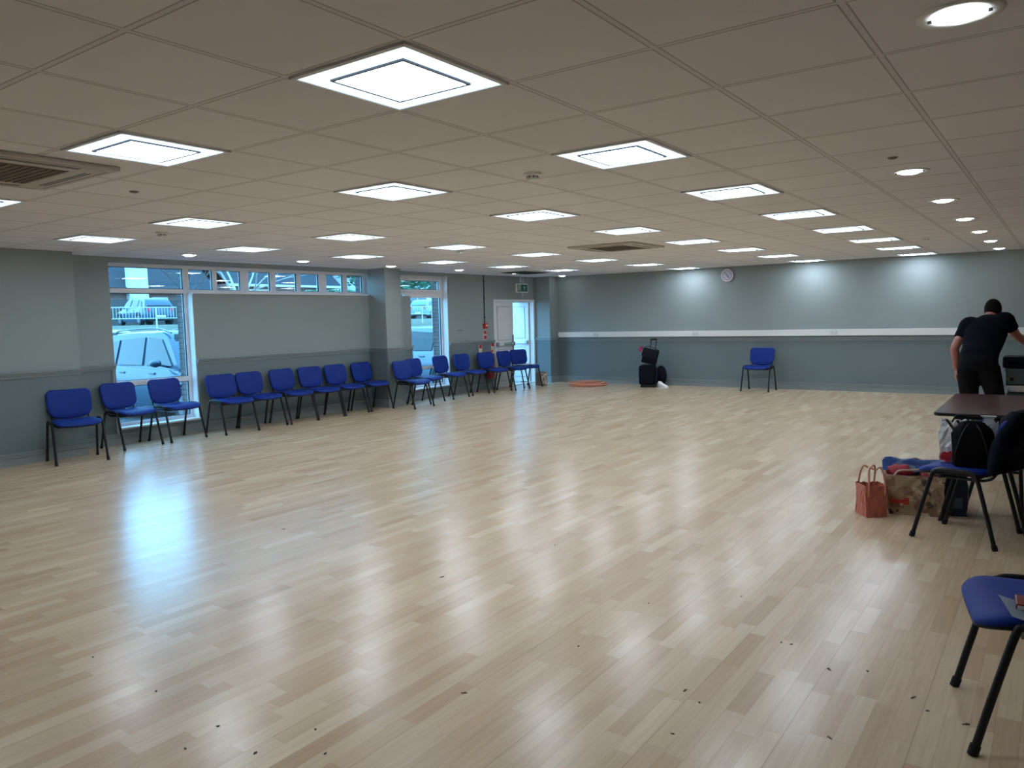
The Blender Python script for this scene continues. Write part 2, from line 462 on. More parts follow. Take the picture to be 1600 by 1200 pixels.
# third window with wider top light
w = window(3, W3a, W3b, SILL, STRIP + .03, [(W3a + .05, W3b - .05, .62, STRIP - .0, 0), (W3a + .05, W3b - .05, SILL + .05, .56, 0)])
bm = B(); rect_frame(bm, 10.27, W3b - .002, STRIP + .03, HEAD, .05); link('frame', bm, M_upvc, w)
s = B(); rect_frame(s, 10.32, W3b - .05, STRIP + .08, HEAD - .05, .05, FX0 + .01, FX1 + .018); sash = link('sash', s, M_upvc, w)
s = B(); box(s, FX0 + .028, FX0 + .034, 10.36, W3b - .095, STRIP + .125, HEAD - .095); link('pane', s, M_glass, sash)
s = B(); rect_frame(s, 10.37, W3b - .1, STRIP + .13, HEAD - .1, .008, FX0 + .04, FX0 + .058); link('seal', s, M_dkseal, sash)
bm = B(); box(bm, FX0, FX1, W3a + .05, W3b - .05, .56, .62, bevel=.004); link('transom', bm, M_upvc, w)
bm = B(); box(bm, FX1 - .01, XL + .035, W3a, W3b, SILL - .02, SILL + .004, bevel=.004); link('window_sill', bm, M_upvc, w)
# pale jamb linings of the window reveals
bm = B(); box(bm, FX1, XL - .002, W1b - .012, W1b, SILL, STRIP); box(bm, FX1, XL - .002, W2b - .012, W2b, STRIP + .024, HEAD)
box(bm, FX1, XL - .002, W3b - .012, W3b, SILL, HEAD)
struct('trim_5', bm, M_upvc)

# ------------------------------------------------------------------ fire door
M_door = mat('white_grp_door', (.72, .74, .75), .35)
bm = B()
rect = [(D1a, D1a + .055, 0, DH), (D1b - .055, D1b, 0, DH)]
for a, b, z0, z1 in rect: box(bm, XL - .09, XL + .02, a, b, z0, z1, bevel=.004)
box(bm, XL - .09, XL + .02, D1a + .055, D1b - .055, DH - .055, DH, bevel=.004)
box(bm, XL - .10, XL + .01, D1a + .055, D1b - .055, -.002, .018)
door = struct('door_1', bm, M_upvc)
ymid = 14.02
def leaf(parent, M, wdt, H, sticker):
    bm = B(); box(bm, 0, wdt, -.022, .022, .0, H, bevel=.004, M=M)
    lf = link('door_leaf', bm, M_door, parent)
    # glazing bead rectangles : upper and lower panel
    for z0, z1, nm in ((1.02, H - .10, 'door_panel'), (.12, .80, 'door_panel')):
        s = B(); box(s, .10, wdt - .10, -.030, -.020, z0, z1, bevel=.003, M=M); link(nm, s, M_door, lf)
        s = B()
        for a, b, c_, d in ((.093, .10, z0, z1), (wdt - .10, wdt - .093, z0, z1), (.093, wdt - .093, z0 - .007, z0), (.093, wdt - .093, z1, z1 + .007)):
            box(s, a, b, -.026, -.019, c_, d, M=M)
        link('panel_groove', s, M_seam, lf)
    s = B(); box(s, .03, wdt - .03, -.075, -.045, .895, .955, bevel=.008, M=M)
    link('push_bar', s, M_white, lf)
    s = B(); box(s, .02, .075, -.085, -.021, .88, .97, bevel=.006, M=M); box(s, wdt - .075, wdt - .02, -.085, -.021, .88, .97, bevel=.006, M=M)
    link('bar_bracket', s, M_chrome, lf)
    s = B(); box(s, *sticker, -.077, -.0745, .902, .948, M=M); link('green_bar_label', s, M_green, lf)
    s = B()
    k = sticker[0] + .02
    while k < sticker[1] - .03: box(s, k, k + .014, -.078, -.0765, .914, .936, M=M); k += .022
    link('label_marks', s, M_white, lf)
    s = B(); box(s, wdt - .04, wdt + .006, -.03, -.02, .75, 1.12, bevel=.003, M=M) if sticker[0] > .2 else box(s, 0.0, .03, -.03, -.02, .85, 1.0, M=M)
    link('latch_keep', s, M_seam, lf)
    return lf
# closed leaf, inner face towards +x : local x along +y, local -y -> +x
Mc = Matrix.Translation((XL - .03, D1a + .058, .02)) @ Matrix.Rotation(PI / 2, 4, 'Z')
leaf(door, Mc, ymid - D1a - .058, DH - .08, (.27, .56))
# open leaf, swung outward, hinged at the far jamb : local x runs outward (-x), inner face to -y
Mo = Matrix.Translation((XL - .10, D1b - .075, .02)) @ Matrix.Rotation(PI + R(3), 4, 'Z') @ Matrix.Scale(-1, 4, (0, 1, 0))
leaf(door, Mo, .70, DH - .08, (.40, .60))

# ------------------------------------------------------------------ ceiling lights
def make_light():
    t = thing('ceiling_light', None, None)
    S, s2 = .293, .273
    bm = B()
    for a in range(4):
        M = Matrix.Rotation(a * PI / 2, 4, 'Z'); box(bm, -S, S, s2, S, -.010, .0, M=M)
    link('frame', bm, M_frame, t)
    bm = B(); box(bm, -s2, s2, -s2, s2, -.006, -.001); link('diffuser', bm, M_panel2, t)
    bm = B(); k = .187
    for a in range(4):
        M = Matrix.Rotation(a * PI / 2, 4, 'Z'); box(bm, -k, k, k - .012, k, -.013, -.0055, M=M)
    link('seam_line', bm, M_seam, t)
    bm = B(); k -= .012; box(bm, -k, k, -k, k, -.010, -.0055); link('inner_diffuser', bm, M_panel, t)
    return t
def make_downlight():
    t = thing('downlight', None, None)
    bm = B(); lathe(bm, [(.075, -.0), (.078, -.004), (.118, -.007), (.122, -.003), (.122, 0)], n=32); link('bezel', bm, M_white, t, True)
    bm = B(); lathe(bm, [(.001, -.0055), (.076, -.0055), (.076, -.003), (.001, -.002)], n=32); link('reflector', bm, M_spot, t)
    bm = B(); tube(bm, [(.047 * math.cos(2 * PI * k / 28), .047 * math.sin(2 * PI * k / 28), -.009) for k in range(28)], .008, 6, closed=True); link('ring_lamp', bm, M_spot, t, True)
    bm = B(); lathe(bm, [(.001, -.0078), (.034, -.0078), (.034, -.0056), (.001, -.0056)], n=24); link('lamp_centre', bm, mat('downlight_centre', (.5, .65, .75), .4, emit=(.45, .7, 1), es=.55), t)
    for sx in (-1, 1):
        bm = B(); box(bm, sx * .082 - .006, sx * .082 + .006, -.006, .006, -.011, -.003); link('clip', bm, M_black, t)
    return t
L0 = make_light(); D0 = make_downlight(); index_kids()
ORD = ['nearest', 'second', 'third', 'fourth', 'fifth', 'sixth', 'seventh', 'eighth', 'ninth']
cols_x = [(-2.064, 'right-hand column'), (-3.864, 'second column from the right'), (-6.264, 'second column from the window wall'), (-8.064, 'column beside the window wall')]
rows_y = [2.203 + 1.8 * i for i in range(8)]
first = True
def place(proto, loc, label, cat, group):
    global first
    o = proto if first else copy_tree(proto); first = False
    o.location = loc; return tag(o, label, cat, group)
for ci, (x, cn) in enumerate(cols_x):
    nth = 0
    for i, y in enumerate(rows_y):
        if ci == 3 and (i == 0 or i == 7): continue
        lab = 'square white ceiling light panel, %s of the %s' % (ORD[nth], cn)
        if i == len(rows_y) - 1: lab = 'square white light panel ending the %s' % cn
        place(L0, (x, y, CEIL), lab, 'ceiling light', 'square light panels in the ceiling'); nth += 1
first = True
place(D0, (-.29, 2.838, CEIL), 'large round downlight in the top right corner of the photo', 'downlight', 'round downlights in the ceiling')
for i, y in enumerate((5.82, 7.6, 9.38, 11.1, 12.86, 14.66)):
    place(D0, (-.862, y, CEIL), 'round downlight along the right side of the ceiling, %s in line after the corner one' % ['first', 'second', 'third', 'fourth', 'fifth', 'last'][i], 'downlight', 'round downlights in the ceiling')
for i, y in enumerate((5.73, 7.56, 9.4, 11.2, 13.0, 14.85)):
    place(D0, (-9.2, y, CEIL), 'small round downlight above the window wall, %s' % ['over the tall window nearest the camera', 'over the middle of the long strip window', 'in front of the pier', 'past the narrow far window', 'beside the exit sign', 'in the far corner'][i], 'downlight', 'round downlights in the ceiling')

# smoke detectors
def make_det():
    t = thing('smoke_detector', None, None)
    bm = B(); lathe(bm, [(.055, 0), (.056, -.012), (.045, -.018), (.042, -.018), (.001, -.018)], n=20); link('detector_base', bm, M_white, t, True)
    bm = B(); lathe(bm, [(.036, -.018), (.036, -.032), (.030, -.042), (.001, -.044)], n=20); link('detector_head', bm, M_white, t, True)
    bm = B()
    for k in range(8):
        a = 2 * PI * k / 8; box(bm, .033, .038, -.006, .006, -.031, -.021, M=Matrix.Rotation(a, 4, 'Z'))
    link('vent_slot', bm, M_seam, t)
    return t
S0 = make_det(); index_kids(); first = True
for loc, lab in (((-2.76, 4.12), 'white smoke detector on the ceiling in front of the bright centre light panels'), ((-7.14, 4.17), 'white smoke detector on the ceiling nearest the left wall'), ((-1.49, 11.45), 'white smoke detector on the ceiling near the right row of downlights'), ((-6.55, 8.0), 'tiny smoke detector behind a light panel in the middle distance')):
    place(S0, (*loc, CEIL), lab, 'smoke detector', 'smoke detectors on the ceiling')
for loc, lab in (((-5.1, 2.8), 'small dark sensor on the ceiling left of the centre light panels'), ((-.867, 5.21), 'small dark sensor on the ceiling beside the second right downlight')):
    bm = B(); lathe(bm, [(.03, 0), (.028, -.006), (.014, -.012), (.001, -.013)], c=(*loc, CEIL), n=16)
    tag(link('ceiling_sensor', bm, mat('sensor_grey', (.16, .14, .13), .5), None, True), lab, 'sensor')

# air conditioning cassettes
M_acw = mat('off_white_ac_panel', (.50, .47, .44), .5); M_acg = mat('brown_return_grille', (.17, .13, .10), .7)
def make_ac():
    t = thing('air_conditioner', None, None)
    bm = B(); box(bm, -.475, .475, -.475, .475, -.026, 0, bevel=.010); link('fascia', bm, M_acw, t)
    for a in range(4):
        M = Matrix.Rotation(a * PI / 2, 4, 'Z')
        bm = B(); box(bm, -.29, .29, .365, .372, -.0275, -.0255, M=M); box(bm, -.29, .29, .389, .396, -.0275, -.0255, M=M)
        link('air_slot', bm, M_black, t)
        bm = B(); box(bm, -.40, .40, .43, .440, -.0268, -.0255, M=M); link('edge_groove', bm, mat('ac_groove', (.25, .22, .2), .7), t)
    bm = B(); box(bm, -.28, .28, -.28, .28, -.029, -.024)
    for k in range(14): box(bm, -.27, .27, -.27 + k * .04, -.262 + k * .04, -.033, -.028)
    link('return_grille', bm, M_acg, t)
    return t
A0 = make_ac(); index_kids(); first = True
place(A0, (-4.85, 1.86, CEIL), 'large ceiling air conditioning cassette with brown grille at the left edge of the photo', 'air conditioner', 'ceiling air conditioning cassettes')
place(A0, (-4.86, 9.22, CEIL), 'ceiling air conditioning cassette in the middle distance among the light panels', 'air conditioner', 'ceiling air conditioning cassettes')
bm = B(); box(bm, -9.24, -8.66, 12.55, 13.45, CEIL - .012, CEIL - .002)
o = tag(link('ceiling_vent', bm, M_acg), 'dark brown vent panel in the ceiling above the exit sign', 'vent')
bm = B()
for k in range(12): box(bm, -9.2, -8.7, 12.6 + k * .07, 12.615 + k * .07, CEIL - .02, CEIL - .0115)
link('vent_slat', bm, M_black, o)

# ------------------------------------------------------------------ exit sign, alarm, extinguisher
t = thing('exit_sign', 'green and white running man fire exit sign hung above the open door', 'exit sign', (-9.72, 13.98, 2.165))
bm = B(); box(bm, -.018, .018, -.215, .215, -.095, .095, bevel=.005); link('sign_body', bm, M_white, t)
bm = B(); box(bm, .0175, .0195, -.195, .195, -.078, .078); link('green_face', bm, mat('green_sign_face', (.0, .13, .07), .5), t)
Mf = Matrix.Translation((.020, 0, 0)) @ Matrix(((0, 0, 1, 0), (1, 0, 0, 0), (0, 1, 0, 0), (0, 0, 0, 1)))
bm = B()
bmesh.ops.create_circle(bm, cap_ends=True, radius=.013, segments=12, matrix=Mf @ Matrix.Translation((-.093, .050, 0)))
for poly in ([(-.11, .034), (-.085, .036), (-.078, -.006), (-.10, -.01)], [(-.088, .034), (-.062, .012), (-.068, .006), (-.09, .024)], [(-.108, .034), (-.128, .012), (-.121, .006), (-.102, .024)],
             [(-.092, -.006), (-.078, -.006), (-.066, -.034), (-.06, -.06), (-.071, -.06), (-.078, -.036)], [(-.1, -.008), (-.09, -.012), (-.108, -.040), (-.132, -.046), (-.132, -.036), (-.114, -.03)]):
    prism(bm, poly, .001, Mf)
link('running_man', bm, M_white, t)
bm = B(); prism(bm, [(.07, -.05), (.082, -.05), (.082, .015), (.102, -.003), (.108, .006), (.076, .042), (.044, .006), (.05, -.003), (.07, .015)], .001, Mf); link('arrow', bm, M_white, t)
bm = B(); prism(bm, [(-.165, -.062), (-.145, -.062), (-.145, .06), (-.055, .06), (-.055, .066), (-.165, .066)], .001, Mf); link('doorway_symbol', bm, M_white, t)
for yy in (-.05, .05):
    bm = B(); tube(bm, [(0, yy, .094), (0, yy, CEIL - 2.165)], .004, 6); link('hanging_rod', bm, M_chrome, t)
bm = B(); tube(bm, [(-.0, .02, -.095), (-.0, .02, -.20)], .004, 6); link('cable', bm, M_white, t)

t = thing('fire_alarm', 'red fire alarm call point on the wall left of the door', 'fire alarm', (XL, 12.96, 1.36))
bm = B(); box(bm, 0, .055, -.055, .055, -.055, .055, bevel=.008); link('housing', bm, M_red, t)
bm = B(); box(bm, .054, .058, -.02, .035, -.012, .03, bevel=.001); link('white_panel', bm, M_white, t)
t2 = thing('cable_conduit', 'thin black cable conduit running down the wall to the red fire alarm', 'conduit', (XL, 12.96, 0))
bm = B(); tube(bm, [(.012, 0, 1.415), (.012, 0, CEIL)], .009, 8); link('pipe', bm, M_black, t2)
bm = B()
for z in (1.55, 1.95, 2.3): box(bm, 0, .025, -.018, .018, z - .009, z + .009)
link('saddle_clip', bm, M_blackmetal, t2)
def sign(name, y, z, wd, h, label, stripes):
    t = thing(name, label, 'sign', (XL + (.0 if z > 1.05 else T), y, z))
    bm = B(); box(bm, 0, .004, -wd / 2, wd / 2, -h / 2, h / 2); link('sign_board', bm, M_white, t)
    for nm, m, z0, z1 in stripes:
        bm = B(); box(bm, .004, .005, -wd / 2 + .008, wd / 2 - .008, z0 * h, z1 * h); link(nm, bm, m, t)
M_cream = mat('pale_yellow_label', (.65, .6, .35), .5)
sign('fire_notice', 12.97, 1.17, .11, .20, 'small red and white fire action notice under the fire alarm', [('red_top', M_red, .06, .46), ('red_bottom', M_red, -.46, -.06)])
sign('extinguisher_sign', 12.78, .86, .10, .25, 'narrow red and cream extinguisher sign left of the wall extinguisher', [('red_top', M_red, .1, .47), ('cream_text_block', M_cream, -.46, .04)])
sign('extinguisher_sign', 13.21, .89, .10, .25, 'narrow red and cream extinguisher sign beside the door frame', [('red_top', M_red, .1, .47), ('cream_text_block', M_cream, -.46, .04)])
t = thing('fire_extinguisher', 'red fire extinguisher on the wall behind the blue chairs beside the door', 'fire extinguisher', (XL + T + .10, 12.98, .24))
bm = B(); lathe(bm, [(.001, 0), (.07, .0), (.08, .015), (.08, .42), (.06, .475), (.025, .50), (.02, .52), (.001, .52)], n=20); link('cylinder', bm, M_red, t, True)
bm = B(); tube(bm, [(0, -.01, .52), (.0, .0, .56), (.02, .08, .60)], .012, 6); tube(bm, [(0, 0, .545), (.02, .08, .565)], .008, 6); link('valve_handle', bm, M_red, t)
bm = B(); tube(bm, bez([(0, -.02, .53), (.02, -.10, .50), (.03, -.10, .30), (.03, -.085, .16)], 6), .010, 6); link('hose', bm, M_black, t, True)
bm = B(); box(bm, -.1, -.07, -.03, .03, .05, .45); link('wall_bracket', bm, M_blackmetal, t)
bm = B(); box(bm, XL, XL + .006, 12.07, 12.21, 1.285, 1.295)
tag(link('wall_bracket', bm, M_black), 'short thin black strip on the bare wall left of the fire alarm', 'strip')

# ------------------------------------------------------------------ trunking, sockets, clock on the back wall
bm = B(); box(bm, -9.545, XR - .02, YB - .06, YB - .002, 1.035, 1.155, bevel=.005); 
tr = tag(link('cable_trunking', bm, M_white), 'long white cable trunking running across the back wall above the dado', 'trunking')
bm = B(); box(bm, -9.55, -9.535, YB - .062, YB - .002, 1.033, 1.157, bevel=.003); link('end_cap', bm, M_white, tr)
M_sock = mat('socket_plate', (.68, .70, .70), .3)
for x, nm in ((-8.54, 'above the hoops'), (-6.195, 'right of the suitcase'), (-3.465, 'between the lone chair and the person')):
    t = thing('double_socket', 'white double socket in the wall trunking %s' % nm, 'socket', (x, YB - .06, 1.095), 0, 'double sockets in the trunking')
    bm = B(); box(bm, -.073, .073, -.010, 0, -.043, .043, bevel=.003); link('face_plate', bm, M_sock, t)
    for sx in (-1, 1):
        bm = B(); box(bm, sx * .036 - .004, sx * .036 + .004, -.0115, -.0095, .0, .014)
        box(bm, sx * .036 - .016, sx * .036 - .009, -.0115, -.0095, -.02, -.014); box(bm, sx * .036 + .009, sx * .036 + .016, -.0115, -.0095, -.02, -.014); link('socket_hole', bm, M_black, t)
        bm = B(); box(bm, sx * .014 - .006, sx * .014 + .006, -.014, -.0095, .016, .034); link('switch', bm, M_white, t)
t = thing('wall_clock', 'round white wall clock with dark rim high on the back wall', 'clock', (-5.527, YB, 2.262))
MX = Matrix.Rotation(PI / 2, 4, 'X')
def turned(prof, n=40):
    bm = B(); lathe(bm, prof, n=n); bmesh.ops.transform(bm, matrix=MX, verts=bm.verts[:]); return bm
link('clock_case', turned([(.001, 0), (.128, 0), (.130, .03), (.118, .036), (.112, .030), (.112, .022), (.001, .022)]), M_white, t, True)
link('clock_rim', turned([(.129, .004), (.1345, .008), (.1345, .02), (.130, .026)]), mat('dark_navy_rim', (.03, .03, .09), .4), t, True)
link('dial', turned([(.001, .0215), (.111, .0215), (.111, .0235), (.001, .0235)]), mat('lavender_white_dial', (.62, .60, .74), .5), t)
bm = B()
for k in range(12):
    box(bm, -.005, .005, -.026, -.0235, .080, .098, M=Matrix.Rotation(k * PI / 6, 4, 'Y'))
link('hour_mark', bm, M_black, t)
bm = B(); box(bm, -.006, .006, -.029, -.027, -.012, .062, M=Matrix.Rotation(R(147), 4, 'Y')); link('hour_hand', bm, M_black, t)
bm = B(); box(bm, -.004, .004, -.031, -.029, -.015, .09, M=Matrix.Rotation(R(-38), 4, 'Y')); link('minute_hand', bm, M_black, t)

# ------------------------------------------------------------------ chair
def pad(bm, outline, layers, deform, cap_dome=True):
    """outline(s) -> list of 2d points for scale inset s (0..1); layers: (inset, height)"""
    rings = [[deform(x, y, h) for x, y in outline(s)] for s, h in layers]
    loft(bm, rings)
def rrect(hw, hd, r0, n=6, taper=0, bow=0):
    nx, ny = max(1, int((hw - r0) * 2 / .045)), max(1, int((hd - r0) * 2 / .045))
    def f(s):
        a, b = hw - s, hd - s; r = min(max(r0 - s * .5, .005), a * .98, b * .98); out = []
        for j, (cx, cy_, a0) in enumerate(((a - r, b - r, 0), (-a + r, b - r, 90), (-a + r, -b + r, 180), (a - r, -b + r, 270))):
            for k in range(n + 1):
                t = R(a0 + 90 * k / n); out.append((cx + r * math.cos(t), cy_ + r * math.sin(t)))
            p = out[-1]; q = [(-a + r, b), (-a, -b + r), (a - r, -b), (a, b - r)][j]; m = nx if j % 2 == 0 else ny
            for k in range(1, m): out.append((p[0] + (q[0] - p[0]) * k / m, p[1] + (q[1] - p[1]) * k / m))
        out = [(x * (1 - taper * (y / hd)), y) for x, y in out]
        if bow: out = [(x, y - bow * max(0, -y / hd) * (1 - (x / hw) ** 2)) for x, y in out]
        return out
    return f
def make_chair():
    """front is +x"""
    t = thing('stacking_chair', None, None)
    def seat_def(u, v, h):      # u across (y), v depth (+ front -> x)
        z = h - .020 * max(0, (v - .10) / .11) ** 2 + .012 * (u / .23) ** 2 + .006 * max(0, -v / .2)
        return Vector((v + .035, u, z))
    so = rrect(.232, .208, .085, bow=0, taper=-.06)
    bm = B(); pad(bm, so, [(.03, .435), (.006, .437), (.0, .446), (.0, .456), (.006, .466), (.022, .473), (.06, .476), (.12, .476), (.19, .474)], seat_def)
    seat = link('seat', bm, M_blue, t, True)
    bm = B(); pad(bm, rrect(.226, .203, .085, taper=-.06), [(.04, .424), (.006, .426), (-.003, .434), (-.003, .442), (.004, .4455)], seat_def); link('seat_shell', bm, M_black, seat, True)
    # backrest: u across, v up, h out of the plane towards +x
    tilt = R(13)
    def back_def(u, v, h):
        hh = h + .028 * (u / .22) ** 2 - .010
        p = Vector((hh, u, v)); p = Matrix.Rotation(-tilt, 3, 'Y') @ p
        return p + Vector((-.252, 0, .662))
    bo = rrect(.234, .155, .078, bow=.036, taper=-.03)
    bm = B(); pad(bm, bo, [(.02, -.010), (.003, -.007), (0, .0), (0, .012), (.006, .021), (.02, .027), (.06, .030), (.10, .030), (.143, .029)], back_def)
    back = link('backrest', bm, M_blue, t, True)
    bm = B(); pad(bm, rrect(.230, .152, .078, bow=.036, taper=-.03), [(.06, -.024), (.02, -.022), (.0, -.012), (.0, -.004)], back_def); link('back_shell', bm, M_black, back, True)
    for s in (-1, 1):
        for f in (-1, 1):
            pts = bez([(f * .245, s * .264, .0), (f * .19, s * .259, .22), (f * .132, s * .256, .435), (f * .112, s * .255, .462), (f * .078, s * .255, .474), (0, s * .255, .476)], 5)
            if f < 0: pts = [p for p in pts]
            bm = B(); tube(bm, pts, .014, 8); lg = link('leg', bm, M_blackmetal, t, True)
            bm = B(); tube(bm, [(f * .247, s * .2645, 0), (f * .237, s * .263, .035)], .0175, 10); link('foot_cap', bm, M_black, lg, True)
        # post carrying the backrest, from under the seat
        bm = B(); tube(bm, bez([(.10, s * .19, .418), (-.10, s * .19, .418), (-.165, s * .19, .425), (-.212, s * .19, .46), (-.244, s * .19, .58), (-.282, s * .185, .72)], 5), .010, 8); link('back_post', bm, M_blackmetal, t, True)
    bm = B()
    for x in (.10, -.10): tube(bm, [(x, -.254, .455), (x, -.20, .412), (x, .20, .412), (x, .254, .455)], .009, 6)
    link('seat_frame', bm, M_blackmetal, t)
    return t
C0 = make_chair(); index_kids(); first = True
G = 'blue fabric stacking chairs along the window wall'
def chair_front(mx, my, ang, label, group=G):
    """placed from the midpoint between the two front feet and the facing angle"""
    o = place(C0, (0, 0, 0), label, 'chair', group)
    o.location = (mx - .245 * math.cos(ang), my - .245 * math.sin(ang), 0); o.rotation_euler = (0, 0, ang); return o
row = [(-9.01, 4.14, -13, 'nearest the camera on its own against the wall'),
 (-9.41, 5.08, 5, 'in front of the left half of the first tall window'),
 (-9.44, 5.72, 4, 'in front of the right half of the first tall window'),
 (-9.33, 6.47, -1, 'first under the long strip window, just past the tall window'),
 (-9.39, 7.03, 4, 'second under the long strip window'),
 (-9.39, 7.61, 3, 'third under the long strip window'),
 (-9.40, 8.15, 0, 'fourth under the long strip window'),
 (-9.40, 8.70, 2, 'fifth under the long strip window'),
 (-9.40, 9.28, 1, 'sixth and last under the long strip window, just before the pier'),
 (-8.965, 9.86, 4, 'first past the pier'),
 (-9.27, 10.56, 12, 'second past the pier, beside the narrow window'),
 (-9.35, 11.34, 5, 'in front of the narrow far window'),
 (-9.40, 12.02, 0, 'just past the narrow far window'),
 (-9.33, 12.66, -6, 'in front of the fire extinguisher'),
 (-9.24, 13.25, 1, 'in front of the closed door leaf, with an empty seat'),
 (-9.33, 13.78, -14, 'in front of the open door leaf, with paper on its seat')]
for mx, my, a, lab in row:
    chair_front(mx, my, R(a), 'blue chair ' + lab)
chair_front(-4.74, 14.50, -PI / 2, 'lone blue chair standing against the back wall', 'blue chairs away from the window wall')
chair_front(-.725, 5.896, R(168), 'chair holding a black bag and carrier bags in front of the table', 'blue chairs around the table')
chair_front(-.60, 6.335, R(172), 'chair half hidden behind the bag chair, tucked beside the table end', 'blue chairs around the table')
chair_front(-.66, 8.42, R(180), 'chair beyond the table, only its bright blue seat seen under the tabletop', 'blue chairs around the table')
chair_front(-.258, 3.19, R(191.5), 'blue chair in the right foreground with leaflets on its seat', 'blue chairs away from the window wall')

# ------------------------------------------------------------------ table
M_mahog = mat('dark_mahogany_laminate', (.055, .013, .018), .26, spec=.4, noise=.18, nscale=9)
t = thing('folding_table', 'dark red-brown table with black legs at the right edge', 'table', (-.40, 7.335, 0))
bm = B()
poly = rrect(.38, .755, .035)(0)
loft(bm, [[Vector((x * k, y * k, z)) for x, y in poly] for k, z in ((.992, .702), (1, .708), (1, .724), (.995, .729), (.9, .729))]); link('tabletop', bm, M_mahog, t)
bm = B()
loft(bm, [[Vector((x * k, y * k, z)) for x, y in poly] for k, z in ((1.0, .706), (1.004, .709), (1.004, .722), (1.0, .725))], cap=False); link('edge_band', bm, M_black, t)
for sx in (-1, 1):
    for syy in (-1, 1):
        bm = B(); tube(bm, [(sx * .20, syy * .68, 0), (sx * .16, syy * .70, .70)], .014, 8); link('leg', bm, M_blackmetal, t, True)
for syy in (-1, 1):
    bm = B(); tube(bm, [(-.25, syy * .70, .690), (.25, syy * .70, .690)], .014, 8); tube(bm, [(-.185, syy * .69, .3), (.185, syy * .69, .3)], .010, 8); link('crossbar', bm, M_blackmetal, t, True)
    bm = B(); tube(bm, [(-.22, syy * .70, .70), (-.24, syy * .60, .60), (-.22, syy * .35, .70)], .008, 6); link('brace', bm, M_blackmetal, t)

# ------------------------------------------------------------------ bags
def bag_shell(bm, w, d, h, topw=None, topd=None, crumple=.01, seed=1, n=9, open_top=True, flare=0, lv=8):
    rnd = random.Random(seed); topw = topw or w; topd = topd or d
    rings = []
    for k in range(lv + 1):
        f = k / lv; ww = w + (topw - w) * f; dd = d + (topd - d) * f; pts = []
        for side in range(4):
            for i in range(n):
                u = i / n
                x, y = [(-.5 + u, -.5), (.5, -.5 + u), (.5 - u, .5), (-.5, .5 - u)][side]
                cr = 0 if k == 0 else crumple
                jx, jy = rnd.uniform(-cr, cr), rnd.uniform(-cr, cr)
                bulge = 1 + .10 * math.sin(PI * f) * flare
                pts.append(Vector((x * ww * bulge + jx, y * dd * bulge + jy, h * f + (rnd.uniform(-cr, cr) * 1.2 if k == lv else 0))))
        rings.append(pts)
    loft(bm, rings, cap=False)
    vb = [bm.verts.new(p) for p in rings[0]]
    bm.faces.new(vb)
    if open_top:   # inner lining
        inner = [[Vector((p.x * .94, p.y * .94, p.z - .0)) for p in rings[-1]], [Vector((p.x * .9, p.y * .9, h * .35)) for p in rings[-1]]]
        loft(bm, [rings[-1], inner[0], inner[1]], cap=False)
        bm.faces.new([bm.verts.new(p) for p in inner[1]])
# copper tote
M_tote = mat('copper_pink_satin', (.46, .125, .085), .30, noise=.10, nscale=14); M_tote2 = mat('pale_pink_handle', (.58, .26, .19), .4)
t = thing('tote_bag', 'small copper pink tote bag with upright handles on the floor', 'bag', (-1.115, 6.085, 0), R(38))
bm = B(); bag_shell(bm, .155, .165, .235, .17, .15, .005, 3); link('bag_body', bm, M_tote, t)
for syy in (-1, 1):
    for sx in (-1, 1):
        bm = B(); tube(bm, bez([(sx * .062, syy * .072, .15), (sx * .06, syy * .078, .24), (sx * .055, syy * .060, .32), (sx * .038, syy * .045, .365), (sx * .01, syy * .040, .345 if sx > 0 else .35)], 5), .007, 6)
        link('handle', bm, M_tote2, t, True)
# patterned jute shopper
M_jute = blotch('printed_jute', (.36, .26, .16), [((.25, .14, .09), .57), ((.09, .055, .04), .61), ((.5, .42, .3), .60)], 11, .8)
t = thing('shopping_bag', 'large beige printed shopping bag stuffed with blue and red things, behind the pink tote', 'bag', (-.865, 6.31, 0), R(8))
bm = B(); bag_shell(bm, .33, .20, .30, .40, .20, .007, 5, flare=.5); link('bag_body', bm, M_jute, t)
bm = B(); box(bm, -.155, -.035, -.109, -.103, .085, .115, bevel=.002); box(bm, -.065, -.03, -.110, -.104, .08, .13); link('red_print', bm, mat('red_print', (.4, .03, .02), .7), t)
for s in (-1, 1):
    bm = B(); tube(bm, bez([(-.13, s * .09 - .01, .29), (-.10, s * .09 - .02, .33), (.0, s * .08 - .02, .40 if s > 0 else .34), (.08, s * .08 - .02, .345), (.11, s * .09 - .02, .28)], 6), .008, 6); link('handle', bm, mat('cream_rope', (.45, .34, .27), .7), t, True)
M_bluepl = blotch('blue_patterned_plastic', (.03, .09, .33), [((.16, .24, .36), .54), ((.1, .3, .35), .62), ((.25, .2, .3), .64)], 6, .3, 4)
bm = B()
rnd = random.Random(4); rings = []
for k in range(13):
    u = k / 12; x = -.21 + .44 * u; rings.append([Vector((x + rnd.uniform(-.012, .012), -.09 + .21 * j / 7 , .285 + .115 * math.sin(PI * (j + .8) / 8.5) + rnd.uniform(-.012, .012))) for j in range(8)])
loft(bm, rings, cap=False, closed=False)
bmesh.ops.solidify(bm, geom=bm.faces[:], thickness=.012)
o = link('plastic_bag', bm, M_bluepl, None, True); o.location = (-.865, 6.33, .0); o.rotation_euler = (0, 0, R(4))
tag(o, 'crumpled blue patterned plastic bag stuffed in the top of the beige shopping bag', 'plastic bag')
bm = B(); bmesh.ops.create_icosphere(bm, subdivisions=3, radius=1)
for v in bm.verts: v.co = Vector((v.co.x * .095, v.co.y * .05, v.co.z * .05)) * (1 + .12 * math.sin(9 * v.co.x + 5 * v.co.z))
